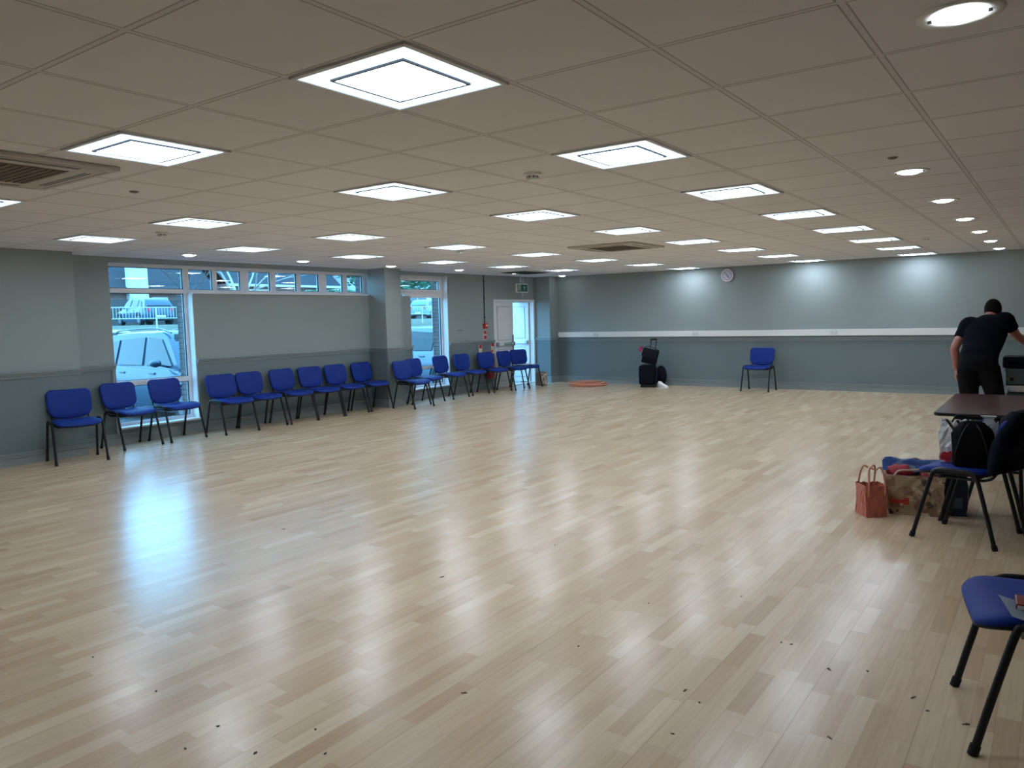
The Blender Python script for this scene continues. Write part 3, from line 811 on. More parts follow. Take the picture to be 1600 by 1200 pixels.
o = link('red_cloth', bm, mat('dark_red_cloth', (.30, .012, .03), .6), None, True); o.location = (-.955, 6.262, .315); tag(o, 'bundle of dark red cloth at the left of the beige shopping bag opening', 'cloth')
bm = B(); bmesh.ops.create_icosphere(bm, subdivisions=3, radius=1)
for v in bm.verts: v.co = Vector((v.co.x * .06, v.co.y * .04, v.co.z * .03)) * (1 + .12 * math.sin(9 * v.co.x + 5 * v.co.z))
o = link('red_cloth', bm, MATS['dark_red_cloth'], None, True); o.location = (-.765, 6.262, .30); tag(o, 'bright red folded item at the right of the beige shopping bag opening', 'cloth')
# navy bag
M_navy = mat('dark_navy_cloth', (.010, .018, .05), .6, noise=.4, nscale=12)
t = thing('navy_bag', 'dark navy soft bag standing on the floor between the beige shopper and the chair legs', 'bag', (-.615, 6.42, 0), R(12))
bm = B(); bag_shell(bm, .15, .17, .36, .13, .12, .010, 8, flare=1.5, open_top=False); 
bm.faces.new([bm.verts.new(Vector((x * .065, y * .06, .37))) for x, y in ((-1, -1), (1, -1), (1, 1), (-1, 1))])
link('bag_body', bm, M_navy, t, True)
bm = B(); box(bm, -.05, .045, -.098, -.09, .06, .14, bevel=.004); link('bag_pocket', bm, mat('slate_patch', (.05, .075, .12), .6), t)
# carrier bags on the chair seat (seat top ~ .476)
ZS = .479
M_car = blotch('white_carrier_plastic', (.60, .62, .65), [((.38, .42, .5), .60), ((.75, .78, .8), .62)], 5, .35, 2)
t = thing('carrier_bag', 'white carrier bag with red print and black handles, left on the bag chair seat', 'carrier bag', (-.565, 5.93, ZS), R(-8))
bm = B(); bag_shell(bm, .15, .13, .28, .17, .10, .008, 12, flare=.8); link('bag_body', bm, M_car, t, False)
bm = B()
for px_, pz, rr in ((-.045, .045, .028), (-.01, .06, .02), (-.03, .02, .018), (-.06, .03, .016)):
    M = Matrix.Translation((px_, -.078, pz)) @ Matrix.Rotation(PI / 2, 4, 'X'); bmesh.ops.create_cone(bm, cap_ends=True, segments=9, radius1=rr, radius2=rr, depth=.008, matrix=M)
link('red_print', bm, mat('bright_red_print', (.5, .01, .02), .5), t)
bm = B()
for x0, x1 in ((-.045, .0), (.02, .055)): tube(bm, bez([(x0, -.062, .29), (x1, -.07, .23), (x1 + .02, -.075, .19)], 5), .0085, 6)
link('handle', bm, M_black, t, True)
M_car2 = blotch('pale_blue_carrier_plastic', (.40, .46, .52), [((.07, .10, .22), .55), ((.62, .66, .7), .64)], 4, .35, 9)  # pale plastic with random dark blue and whitish blotches
t = thing('carrier_bag', 'pale carrier bag with dark blue blotches, behind the black bag on the chair', 'carrier bag', (-.385, 6.01, ZS), R(5))
bm = B(); bag_shell(bm, .13, .13, .26, .10, .05, .012, 21, flare=1.2, open_top=False)
loft(bm, [[Vector((x * a, y * b, z)) for x, y in ((-1, -1), (1, -1), (1, 1), (-1, 1))] for a, b, z in ((.04, .025, .25), (.03, .015, .29), (.045, .02, .31))])
link('bag_body', bm, M_car2, t, False)
# black drawstring bag
M_blk = mat('black_nylon', (.002, .002, .003), .8, spec=.12, noise=.3, nscale=10)
t = thing('backpack', 'black drawstring backpack standing on the chair in front of the carrier bags', 'backpack', (-.455, 5.76, ZS - .0), R(3))
bm = B()
prof = [(.095, .055, 0), (.112, .07, .02), (.116, .075, .12), (.112, .07, .22), (.095, .055, .255), (.055, .035, .295), (.022, .02, .305)]
loft(bm, [[Vector((a * math.copysign(abs(math.cos(th)) ** .6, math.cos(th)) + (.012 * math.sin(5 * th + z * 30) if z > .2 else 0), b * math.copysign(abs(math.sin(th)) ** .6, math.sin(th)), z)) for th in [2 * PI * k / 28 for k in range(28)]] for a, b, z in prof])
link('bag_body', bm, M_blk, t, True)
bm = B()
for s in (-1, 1): tube(bm, bez([(s * .01, -.02, .30), (s * .05, -.07, .24), (s * .085, -.075, .12), (s * .095, -.05, .02)], 6), .005, 6)
link('drawstring', bm, M_black, t, True)
bm = B(); tube(bm, bez([(-.02, 0, .295), (-.045, -.01, .33), (-.09, -.03, .34), (-.115, -.06, .30)], 6), .006, 6); link('strap', bm, M_black, t, True)
# jacket hung on the chair back
bm = B(); prof = []
for k in range(9):
    f = k / 8; rings = []
    z = .85 - .37 * f; hw = (.15 if k == 0 else .21 if k == 1 else .255) + .02 * math.sin(PI * f); th = (.035 if k == 0 else .078)
    prof.append([Vector((-.252 - (z - .662) * .23 + th * math.cos(a) * (1 + .15 * math.sin(4 * a + k)), hw * math.sin(a), z + .01 * math.sin(3 * a))) for a in [2 * PI * j / 26 for j in range(26)]])
loft(bm, prof)
o = link('jacket', bm, mat('black_jacket_cloth', (.003, .004, .011), .9, spec=.1), None, True); o.location = (-.485, 5.845, 0); o.rotation_euler = (0, 0, R(168))
tag(o, 'dark jacket draped over the back of the bag chair', 'jacket')

# foreground chair seat: leaflets and red wallet
M_leaf = mat('pale_blue_paper', (.42, .53, .62), .5)
bm = B(); rings = []
for k in range(9):
    u = k / 8; zz = .028 * (1 - u) ** 2
    rings.append([Vector((-.075 + .15 * u - .02 * (1 - u), -.11, zz)), Vector((-.075 + .15 * u - .02 * (1 - u), .10, zz))])
loft(bm, rings, cap=False, closed=False); bmesh.ops.solidify(bm, geom=bm.faces[:], thickness=.004)
o = link('leaflet', bm, M_leaf, None, True); o.location = (-.075, 3.19, .482); o.rotation_euler = (0, 0, R(60)); tag(o, 'curled pale blue leaflet on the right foreground chair', 'leaflet')
o.location = (-.04, 3.055, .483); o.rotation_euler = (0, 0, R(14))
bm = B(); box(bm, -.09, .09, -.055, .055, 0, .022, bevel=.006)
o = link('wallet', bm, mat('dark_red_leather', (.17, .008, .012), .35)); o.location = (-.015, 3.095, .496); o.rotation_euler = (0, 0, R(4)); tag(o, 'dark red wallet lying on the leaflet on the foreground chair', 'wallet')
bm = B(); box(bm, -.085, .085, -.057, -.053, .004, .018); link('white_edge', bm, M_white, o)
# paper on last chair + paper bag by the door
bm = B(); bmesh.ops.create_grid(bm, x_segments=10, y_segments=8, size=.5)
for v in bm.verts: v.co = Vector((v.co.x * .27, v.co.y * .34, .012 * math.sin(14 * v.co.x) * math.cos(9 * v.co.y) + .012))
bmesh.ops.solidify(bm, geom=bm.faces[:], thickness=.006)
o = link('paper_sheet', bm, mat('grey_white_paper', (.5, .55, .6), .6), None, True); o.location = (-9.55, 13.84, .482); o.rotation_euler = (0, 0, R(-14)); tag(o, 'crumpled pale paper lying on the last chair seat beside the door', 'paper')
t = thing('paper_bag', 'brown paper bag with a patterned side on the floor by the open door', 'paper bag', (-9.42, 14.23, 0), R(-28))
bm = B(); bag_shell(bm, .22, .17, .30, .21, .16, .004, 6); link('bag_body', bm, mat('brown_kraft_paper', (.22, .13, .09), .8), t)
bm = B(); box(bm, .112, .116, -.075, .075, .01, .28); link('printed_side', bm, blotch('mottled_print', (.38, .32, .26), [((.16, .11, .09), .52), ((.6, .5, .4), .6)], 18, .7), t)

# ------------------------------------------------------------------ suitcase group
M_suit = mat('black_nylon_luggage', (.003, .0035, .009), .75, spec=.15, noise=.3, nscale=10)
SX, SY = -7.04, 14.72
t = thing('wheeled_suitcase', 'black wheeled suitcase with extended handle standing by the back wall', 'suitcase', (SX, SY, 0), R(15))
bm = B(); box(bm, -.19, .17, -.14, .10, .05, .46, bevel=.055); link('case_body', bm, M_suit, t, True)
bm = B(); box(bm, -.13, .13, -.185, -.135, .08, .36, bevel=.03); link('front_pocket', bm, M_suit, t, True)
bm = B(); tube(bm, bez([(-.165, -.06, .08), (-.185, -.06, .3), (-.15, -.06, .45), (0, -.06, .478), (.15, -.06, .45), (.185, -.06, .3), (.165, -.06, .08)], 5), .006, 6); link('zip', bm, mat('purple_grey_zip', (.07, .06, .12), .4), t, True)
bm = B()
for sx in (-1, 1): tube(bm, [(sx * .055 + .05, .06, .45), (sx * .055 + .10, .07, .985)], .009, 8)
h = link('telescopic_handle', bm, M_blackmetal, t, True)
bm = B(); box(bm, .03, .17, .05, .09, .975, 1.01, bevel=.012); link('hand_grip', bm, M_black, h, True)
for sx in (-1, 1):
    bm = B(); M = Matrix.Translation((sx * .13, .06, .035)) @ Matrix.Rotation(PI / 2, 4, 'Y'); bmesh.ops.create_cone(bm, cap_ends=True, segments=16, radius1=.035, radius2=.035, depth=.03, matrix=M); link('wheel', bm, M_black, t, True)
bm = B(); box(bm, -.15, .15, -.13, .09, .0, .055, bevel=.01); link('case_foot', bm, M_black, t)
bm = B(); bmesh.ops.create_uvsphere(bm, u_segments=20, v_segments=12, radius=1)
for v in bm.verts: v.co = Vector((v.co.x * .12, v.co.y * .12, v.co.z * .22))
o = link('soft_bag', bm, M_suit, None, True); o.location = (SX + .165, SY + .25, .22); tag(o, 'rounded black soft bag slumped behind the right side of the suitcase', 'bag')
t = thing('laptop_bag', 'black shoulder bag tilted on top of the suitcase', 'bag', (SX + .01, SY - .02, .475), R(15))
t.rotation_euler = (0, R(14), R(12))
bm = B(); box(bm, -.15, .15, -.10, .06, 0.02, .33, bevel=.02); link('bag_body', bm, M_suit, t, True)
bm = B(); box(bm, -.17, .15, -.115, -.095, .15, .335, bevel=.008); link('flap', bm, mat('black_flap', (.006, .006, .014), .7, spec=.2), t, True)
bm = B(); tube(bm, bez([(-.15, 0, .33), (-.1, -.02, .37), (.05, -.02, .36), (.15, 0, .33)], 5), .008, 6); link('strap', bm, M_black, t, True)
bm = B(); tube(bm, bez([(-.02, 0, 0), (-.045, -.01, -.05), (-.06, -.02, -.11)], 5), [.022, .022, .03, .03, .032, .032, .035, .035, .035, .035, .03][:11], 8)
o = link('pink_scarf', bm, mat('dark_pink_cloth', (.36, .02, .09), .7), None, True); o.location = (SX - .06, SY - .14, .865); tag(o, 'small dark pink scarf hanging from the corner of the tilted black bag', 'scarf')
t = thing('white_trainer', 'white shoe on the floor beside the suitcase', 'shoe', (SX + .33, SY - .02, 0), R(-25))
bm = B()
loft(bm, [[Vector((x, w_ * math.cos(a), max(0.0, h_ * .5 + h_ * .5 * math.sin(a)))) for a in [2 * PI * k / 16 for k in range(16)]] for x, w_, h_ in ((-.13, .02, .11), (-.12, .036, .125), (-.05, .038, .12), (.0, .040, .085), (.06, .046, .062), (.11, .042, .045), (.14, .02, .03))])
link('shoe_upper', bm, M_white, t, True)
bm = B(); loft(bm, [[Vector((x, y * .05, z)) for x, y in ((-.135, -.7), (-.05, -.85), (.07, -1), (.13, -.8), (.155, 0), (.13, .8), (.07, 1), (-.05, .85), (-.135, .7))] for z in (0, .018)]); link('sole', bm, M_white, t)
# hoops
M_h1 = mat('orange_hoop', (.75, .27, .13), .4); M_h2 = mat('pink_hoop', (.70, .30, .26), .4)
HO = [((-8.46, 14.62, .012), .405, M_h1, 'lowest orange plastic hoop lying flat by the back wall'), ((-8.42, 14.60, .036), .40, M_h2, 'pink plastic hoop stacked second from the floor'),
      ((-8.49, 14.585, .060), .395, M_h1, 'topmost orange plastic hoop on the flat stack')]
for (x, y, z), r, m, lab in HO:
    bm = B(); tube(bm, [(r * math.cos(2 * PI * k / 48), r * math.sin(2 * PI * k / 48), 0) for k in range(48)], .012, 8, closed=True)
    o = link('plastic_hoop', bm, m, None, True); o.location = (x, y, z); tag(o, lab, 'hoop', 'plastic hoops lying by the back wall')

# ------------------------------------------------------------------ person
M_skin = mat('skin', (.36, .14, .11), .5, noise=.08, nscale=20)
M_shirt = mat('very_dark_navy_cotton', (.003, .0045, .009), .9, spec=.1, noise=.2, nscale=12)
M_trou = mat('charcoal_trousers', (.008, .0075, .0085), .9, spec=.1, noise=.25, nscale=10)
M_hair = mat('short_dark_hair', (.008, .006, .006), .9, spec=.1, bump=.6, bscale=220)
def ell(c, ax, rx, ry, up, n=20):
    """ring centred c, normal ax, rx along side vector, ry along the other"""
    ax = Vector(ax).normalized(); s = Vector(up).cross(ax).normalized(); q = ax.cross(s)
    return [Vector(c) + s * rx * math.cos(2 * PI * k / n) + q * ry * math.sin(2 * PI * k / n) for k in range(n)]
def limb(bm, pts, rs, n=14):
    P = bez(pts, 5); rr = []
    for i in range(len(rs) - 1):
        for k in range(5): t = k / 5; rr.append(rs[i] * (1 - t) + rs[i + 1] * t)
    rr.append(rs[-1]); tube(bm, P, rr, n)
def ball(bm, c, r):
    M = Matrix.Translation(c) @ Matrix.Diagonal((*(r if isinstance(r, tuple) else (r, r, r)), 1))
    bmesh.ops.create_icosphere(bm, subdivisions=3, radius=1, matrix=M)
def fuse(o, vox, sm=6):
    m = o.modifiers.new('fuse', 'REMESH'); m.mode = 'VOXEL'; m.voxel_size = vox; m.use_smooth_shade = True
    s = o.modifiers.new('soften', 'SMOOTH'); s.iterations = sm; s.factor = .5
PB = Vector((-.66, 9.40, 0))       # between the feet; he faces +y, bent forward and to the right
pelv = Vector((-.045, -.03, .93)) + PB
chest = Vector((.0, .16, 1.24)) + PB
shl = Vector((-.165, .23, 1.33)) + PB; shr = Vector((.165, .25, 1.375)) + PB
neck = Vector((.03, .29, 1.405)) + PB
head = Vector((.045, .365, 1.485)) + PB
elbl = Vector((-.275, .10, 1.09)) + PB; wrl = Vector((-.262, .14, .85)) + PB
elbr = Vector((.265, .37, 1.205)) + PB; wrr = Vector((.42, .56, 1.06)) + PB
bm = B()
# trunk under the clothes
loft(bm, [ell(pelv, (0, .3, 1), .14, .09, (0, 1, 0)), ell((pelv + chest) / 2, (0, .5, 1), .125, .09, (0, 1, 0)), ell(chest, (0, .6, 1), .15, .10, (0, 1, 0)), ell(neck - Vector((0, .03, .05)), (0, .6, 1), .09, .06, (0, 1, 0))])
limb(bm, [neck - Vector((0.0, .05, .06)), neck, head - Vector((0, .01, .02))], [.068, .058, .056])
ball(bm, head + Vector((0, .0, .0)), (.075, .095, .102)); ball(bm, head + Vector((.004, .035, -.055)), (.055, .065, .055))
# face: nose, brow, mouth, chin, looking down to the right
ball(bm, head + Vector((.006, .105, -.018)), (.014, .022, .022)); ball(bm, head + Vector((.004, .085, .012)), (.05, .02, .012))
ball(bm, head + Vector((.006, .088, -.062)), (.026, .014, .009)); ball(bm, head + Vector((.006, .085, -.092)), (.026, .02, .018))
for s in (-1, 1):
    ball(bm, head + Vector((s * .076, -.005, -.01)), (.010, .020, .031)); ball(bm, head + Vector((s * .030 + .005, .085, -.006)), (.012, .011, .008))
for a, b, c_ in ((shl, elbl, wrl), (shr, elbr, wrr)):
    limb(bm, [a, (a + b) / 2, b, (b * .6 + c_ * .4), c_], [.062, .052, .043, .042, .029])
for s, off in ((-1, 0), (1, .0)):
    hip = pelv + Vector((s * .09, .0, -.03)); kn = PB + Vector((s * .125, .045, .50)); an = PB + Vector((s * .13, -.02, .08))
    limb(bm, [hip, (hip + kn) / 2, kn, (kn * .6 + an * .4), an], [.085, .075, .055, .052, .038])
def hand(bm, w, d, palm_n, curl, s):
    """w wrist, d direction of the fingers, palm_n palm normal, s thumb side sign"""
    d = Vector(d).normalized(); pn = Vector(palm_n).normalized(); side = d.cross(pn).normalized() * s
    pc = w + d * .05
    loft(bm, [[w + d * t + side * a * math.cos(q) + pn * b * math.sin(q) for q in [2 * PI * k / 14 for k in range(14)]] for t, a, b in ((-.02, .026, .02), (.01, .031, .017), (.05, .040, .016), (.088, .040, .013))])
    for i, (o_, L) in enumerate(((.030, .072), (.010, .082), (-.010, .076), (-.029, .060))):
        p0 = w + d * .078 + side * o_; pts = [p0]; dd = d.copy()
        for k, f in enumerate((.45, .32, .23)):
            dd = (Matrix.Rotation(curl * (k + .6) * (1 + .1 * i), 3, d.cross(pn)) @ d); pts.append(pts[-1] + dd * L * f)
        tube(bm, bez(pts, 3), [.0095] * 4 + [.009] * 4 + [.0075, .006], 8)
    p0 = w + d * .022 + side * .030
    tube(bm, bez([p0 - side * .01, p0 + side * .022 + d * .022 + pn * .008, p0 + side * .032 + d * .050 + pn * .018, p0 + side * .033 + d * .070 + pn * .022], 3), [.014] * 3 + [.012] * 3 + [.010] * 3 + [.008], 8)
hand(bm, wrl, (-.02, .04, -1), (1, .2, 0), .28, 1)
hand(bm, wrr, (.6, .65, -.4), (0, -.4, -1), .32, -1)
body = link('person', bm, M_skin); fuse(body, .0065, 4)
tag(body, 'person in dark t-shirt and trousers bending over boxes behind the table, back to the camera', 'person')
bm = B()
dn = lambda p, q, t: p * (1 - t) + q * t
loft(bm, [ell(pelv + Vector((0, .0, .035)), (0, .25, 1), .178, .125, (0, 1, 0)), ell(pelv + Vector((.005, .03, .10)), (0, .4, 1), .180, .128, (0, 1, 0)), ell(dn(pelv, chest, .55) + Vector((0, -.01, 0)), (0, .55, 1), .185, .125, (0, 1, 0)),
          ell(chest + Vector((0, -.01, 0)), (-.08, .7, 1), .208, .128, (0, 1, 0)), ell(dn(shl, shr, .5) + Vector((0, -.02, -.01)), (-.15, .8, 1), .200, .095, (0, 1, 0)), ell(neck + Vector((-.005, -.03, -.005)), (0, .8, 1), .095, .062, (0, 1, 0))])
limb(bm, [shl + Vector((.07, 0, -.01)), shl, dn(shl, elbl, .32), dn(shl, elbl, .62)], [.078, .084, .075, .068]); limb(bm, [shr + Vector((-.07, 0, -.01)), shr, dn(shr, elbr, .32), dn(shr, elbr, .62)], [.078, .084, .074, .066])
sh = link('t_shirt', bm, M_shirt, body); fuse(sh, .009, 5)
bm = B()
loft(bm, [ell(pelv + Vector((0, 0, .08)), (0, .2, 1), .172, .118, (0, 1, 0)), ell(pelv + Vector((0, -.015, 0)), (0, .15, 1), .182, .135, (0, 1, 0)), ell(pelv + Vector((0, -.02, -.07)), (0, .05, 1), .180, .13, (0, 1, 0))])
for s in (-1, 1):
    hip = pelv + Vector((s * .092, -.01, -.05)); kn = PB + Vector((s * .125, .04, .50)); an = PB + Vector((s * .13, -.02, .06))
    limb(bm, [hip, dn(hip, kn, .5), kn, dn(kn, an, .5), an], [.108, .098, .082, .076, .072])
tr_ = link('trousers', bm, M_trou, body); fuse(tr_, .010, 5)
bm = B(); bmesh.ops.create_icosphere(bm, subdivisions=4, radius=1)
for v in list(bm.verts):
    if v.co.y > .35 and v.co.z < .55 or v.co.z < -.62: bm.verts.remove(v)
for v in bm.verts: v.co = head + Vector((v.co.x * .082, v.co.y * .103, v.co.z * .110)) + Vector((0, -.003, .004))
hr = link('hair', bm, M_hair, body, True)
for s in (-1, 1):
    bm = B(); c0 = PB + Vector((s * .13, 0, 0))
    loft(bm, [[c0 + Vector((w_ * math.cos(a), y, max(.0, h_ * .5 + h_ * .5 * math.sin(a)))) for a in [2 * PI * k / 16 for k in range(16)]] for y, w_, h_ in ((-.10, .02, .07), (-.09, .042, .10), (-.02, .045, .105), (.06, .047, .085), (.13, .048, .06), (.18, .04, .045), (.195, .015, .03))])
    link('shoe', bm, M_black, body, True)
# stack he is working at
M_teal = mat('grey_teal_plastic', (.085, .12, .135), .5)
t = thing('equipment_case', 'long black case on top of the crates in front of the bending person', 'case', (-.19, 10.03, .845))
bm = B(); box(bm, -.33, .33, -.16, .16, 0, .125, bevel=.025); link('case_body', bm, M_suit, t, True)
bm = B(); box(bm, -.33, .33, -.163, .163, .076, .081); link('case_seam', bm, M_black, t)
bm = B(); tube(bm, bez([(-.07, -.16, .06), (-.06, -.19, .06), (.06, -.19, .06), (.07, -.16, .06)], 4), .008, 6); link('case_handle', bm, M_black, t, True)
def crate(name, label, x, y, z, w_, d, h, m, slots, group=None):
    t = thing(name, label, 'crate', (x, y, z), 0, group)
    bm = B(); th = .012
    for a in ((-w_, w_, -d, -d + th), (-w_, w_, d - th, d), (-w_, -w_ + th, -d, d), (w_ - th, w_, -d, d)): box(bm, a[0], a[1], a[2], a[3], 0, h)
    box(bm, -w_, w_, -d, d, 0, .012); link('crate_body', bm, m, t)
    bm = B()
    for a in ((-w_ - .012, w_ + .012, -d - .012, -d), (-w_ - .012, w_ + .012, d, d + .012), (-w_ - .012, -w_, -d, d), (w_, w_ + .012, -d, d)): box(bm, *a, h - .03, h)
    link('crate_rim', bm, m, t)
    if slots:
        bm = B()
        for i in range(int(w_ * 2 / .05) - 1):
            for j in range(3): box(bm, -w_ + .03 + i * .05, -w_ + .055 + i * .05, -d - .002, -d + .001, .03 + j * (h - .08) / 3, .03 + j * (h - .08) / 3 + (h - .08) / 3 * .6)
        link('crate_slots', bm, M_black, t)
crate('plastic_crate', 'grey teal crate directly under the black case', -.19, 10.0, .665, .29, .19, .178, M_teal, False)
crate('storage_box', 'white storage box in the middle of the stack beside the person', -.19, 10.0, .585, .27, .19, .078, M_white, False)
crate('plastic_crate', 'dark slotted crate under the white box in the stack beside the person', -.19, 10.0, .29, .27, .19, .293, mat('dark_teal_plastic', (.02, .045, .055), .5), True)
crate('plastic_crate', 'lowest crate of the stack on the floor behind the table', -.19, 10.0, .0, .27, .19, .288, M_teal, True)
bm = B(); box(bm, -.06, .05, -.02, .02, 0, .05, bevel=.015); tube(bm, [(.03, 0, .03), (.07, 0, .035)], .012, 8)
o = link('torch', bm, mat('yellow_green_plastic', (.18, .22, .02), .4), None, True); o.location = (-.43, 9.775, .74); 
o.location = (-.42, 9.80, .843 - .0); 
bpy.data.objects.remove(o)
t = thing('green_strap', 'small yellow green tie on the front of the teal crate', 'strap', (-.43, 9.795, .73))
bm = B(); box(bm, -.045, .045, -.012, .0, -.012, .012, bevel=.004); link('strap_band', bm, mat('yellow_green_plastic', (.16, .20, .02), .4), t)
bm = B(); box(bm, -.015, .02, -.018, -.011, -.016, .016, bevel=.003); link('strap_buckle', bm, M_black, t)

# ------------------------------------------------------------------ bits on the floor
M_deb = mat('dark_dry_leaf', (.035, .022, .015), .8)
rnd = random.Random(3)
deb = [(-2.578, 1.606), (-2.54, 1.448), (-2.244, 1.796), (-2.3, 1.571), (-3.054, 1.628), (-2.086, 1.707), (-1.949, 2.32), (-4.67, 3.536), (-2.957, 3.347), (-3.628, 1.646), (-1.782, 2.955), (-1.741, 3.61), (-2.722, 4.233), (-1.013, 3.492), (-.97, 3.494), (-.764, 3.329), (-1.202, 2.826), (-1.117, 2.764), (-1.112, 2.496), (-.633, 2.777), (-.626, 3.396), (-.433, 3.253), (-.373, 3.169), (-.244, 3.138), (-1.364, 3.963)]
for i, (x, y) in enumerate(deb):
    bm = B()
    stick = i in (6, 7, 15, 16, 19, 21, 23, 8)
    L = .014 if stick else .007; W_ = .0022 if stick else .004
    pts = [(-L, 0), (-L * .3, W_), (L * .5, W_ * .9), (L, 0), (L * .3, -W_), (-L * .6, -W_ * .8)]
    prism(bm, [(a + rnd.uniform(-.001, .001), b + rnd.uniform(-.001, .001)) for a, b in pts], .0015)
    for v in bm.verts: v.co.z += .004 * abs(v.co.x) / L * rnd.uniform(.2, 1) * (.6 if v.co.z > 0 else 0)
    if stick: tube(bm, [(-L * .2, 0, .001), (L * .5, L * .55, .002)], .0012, 5)
    o = link('twig_scrap' if stick else 'leaf_scrap', bm, M_deb); o.location = (x, y, .0003); o.rotation_euler = (0, 0, rnd.uniform(0, PI))
    side = 'left' if x < -1.5 else 'right'
    if stick: tag(o, 'tiny dark twig scrap lying on the wooden floor in the %s foreground' % side, 'twig', 'twig scraps on the %s of the floor' % side)
    else: tag(o, 'tiny dark leaf scrap lying on the wooden floor in the %s foreground' % side, 'leaf', 'leaf scraps on the %s of the floor' % side)

# ------------------------------------------------------------------ outside
GZ = -.15
M_tar = mat('wet_tarmac', (.055, .06, .065), .6, noise=.2, nscale=3)
M_grass = mat('winter_grass_bank', (.085, .085, .05), .95, noise=.35, nscale=4)
bm = B(); box(bm, -24.5, -10.43, -14, 42, GZ - .3, GZ); struct('car_park', bm, M_tar)
bm = B()
loft(bm, [[Vector((-24.5, y, GZ)), Vector((-31, y, 1.3)), Vector((-33.5, y, 1.6)), Vector((-33.5, y, -.5)), Vector((-24.5, y, -.5))] for y in (-14, 60)]); struct('grass_bank', bm, M_grass)
bm = B(); box(bm, -110, -33.4, -30, 130, .9, 1.6); struct('road', bm, mat('road_tarmac', (.08, .08, .08), .7, noise=.1, nscale=1))
# railing
M_galv = mat('galvanised_steel', (.4, .43, .45), .4)
t = thing('metal_railing', 'pale metal railing with thin uprights along the top of the bank outside', 'railing', (-31.2, 0, 1.32))
y0, y1 = 11.5, 41
bm = B(); box(bm, -.022, .022, y0, y1, .98, 1.025); link('top_rail', bm, M_galv, t)
bm = B(); box(bm, -.018, .018, y0, y1, .53, .565); link('middle_rail', bm, M_galv, t)
yy = y0; bm = B(); i = 0
while yy < y1:
    if i % 16 == 0:
        b2 = B(); box(b2, -.025, .025, yy - .025, yy + .025, -.06, 1.0); link('post', b2, M_galv, t)
    else: box(bm, -.007, .007, yy - .007, yy + .007, .56, .99)
    yy += .13; i += 1
bars = link('railing_bars', bm, M_galv, t); bars['kind'] = 'stuff'

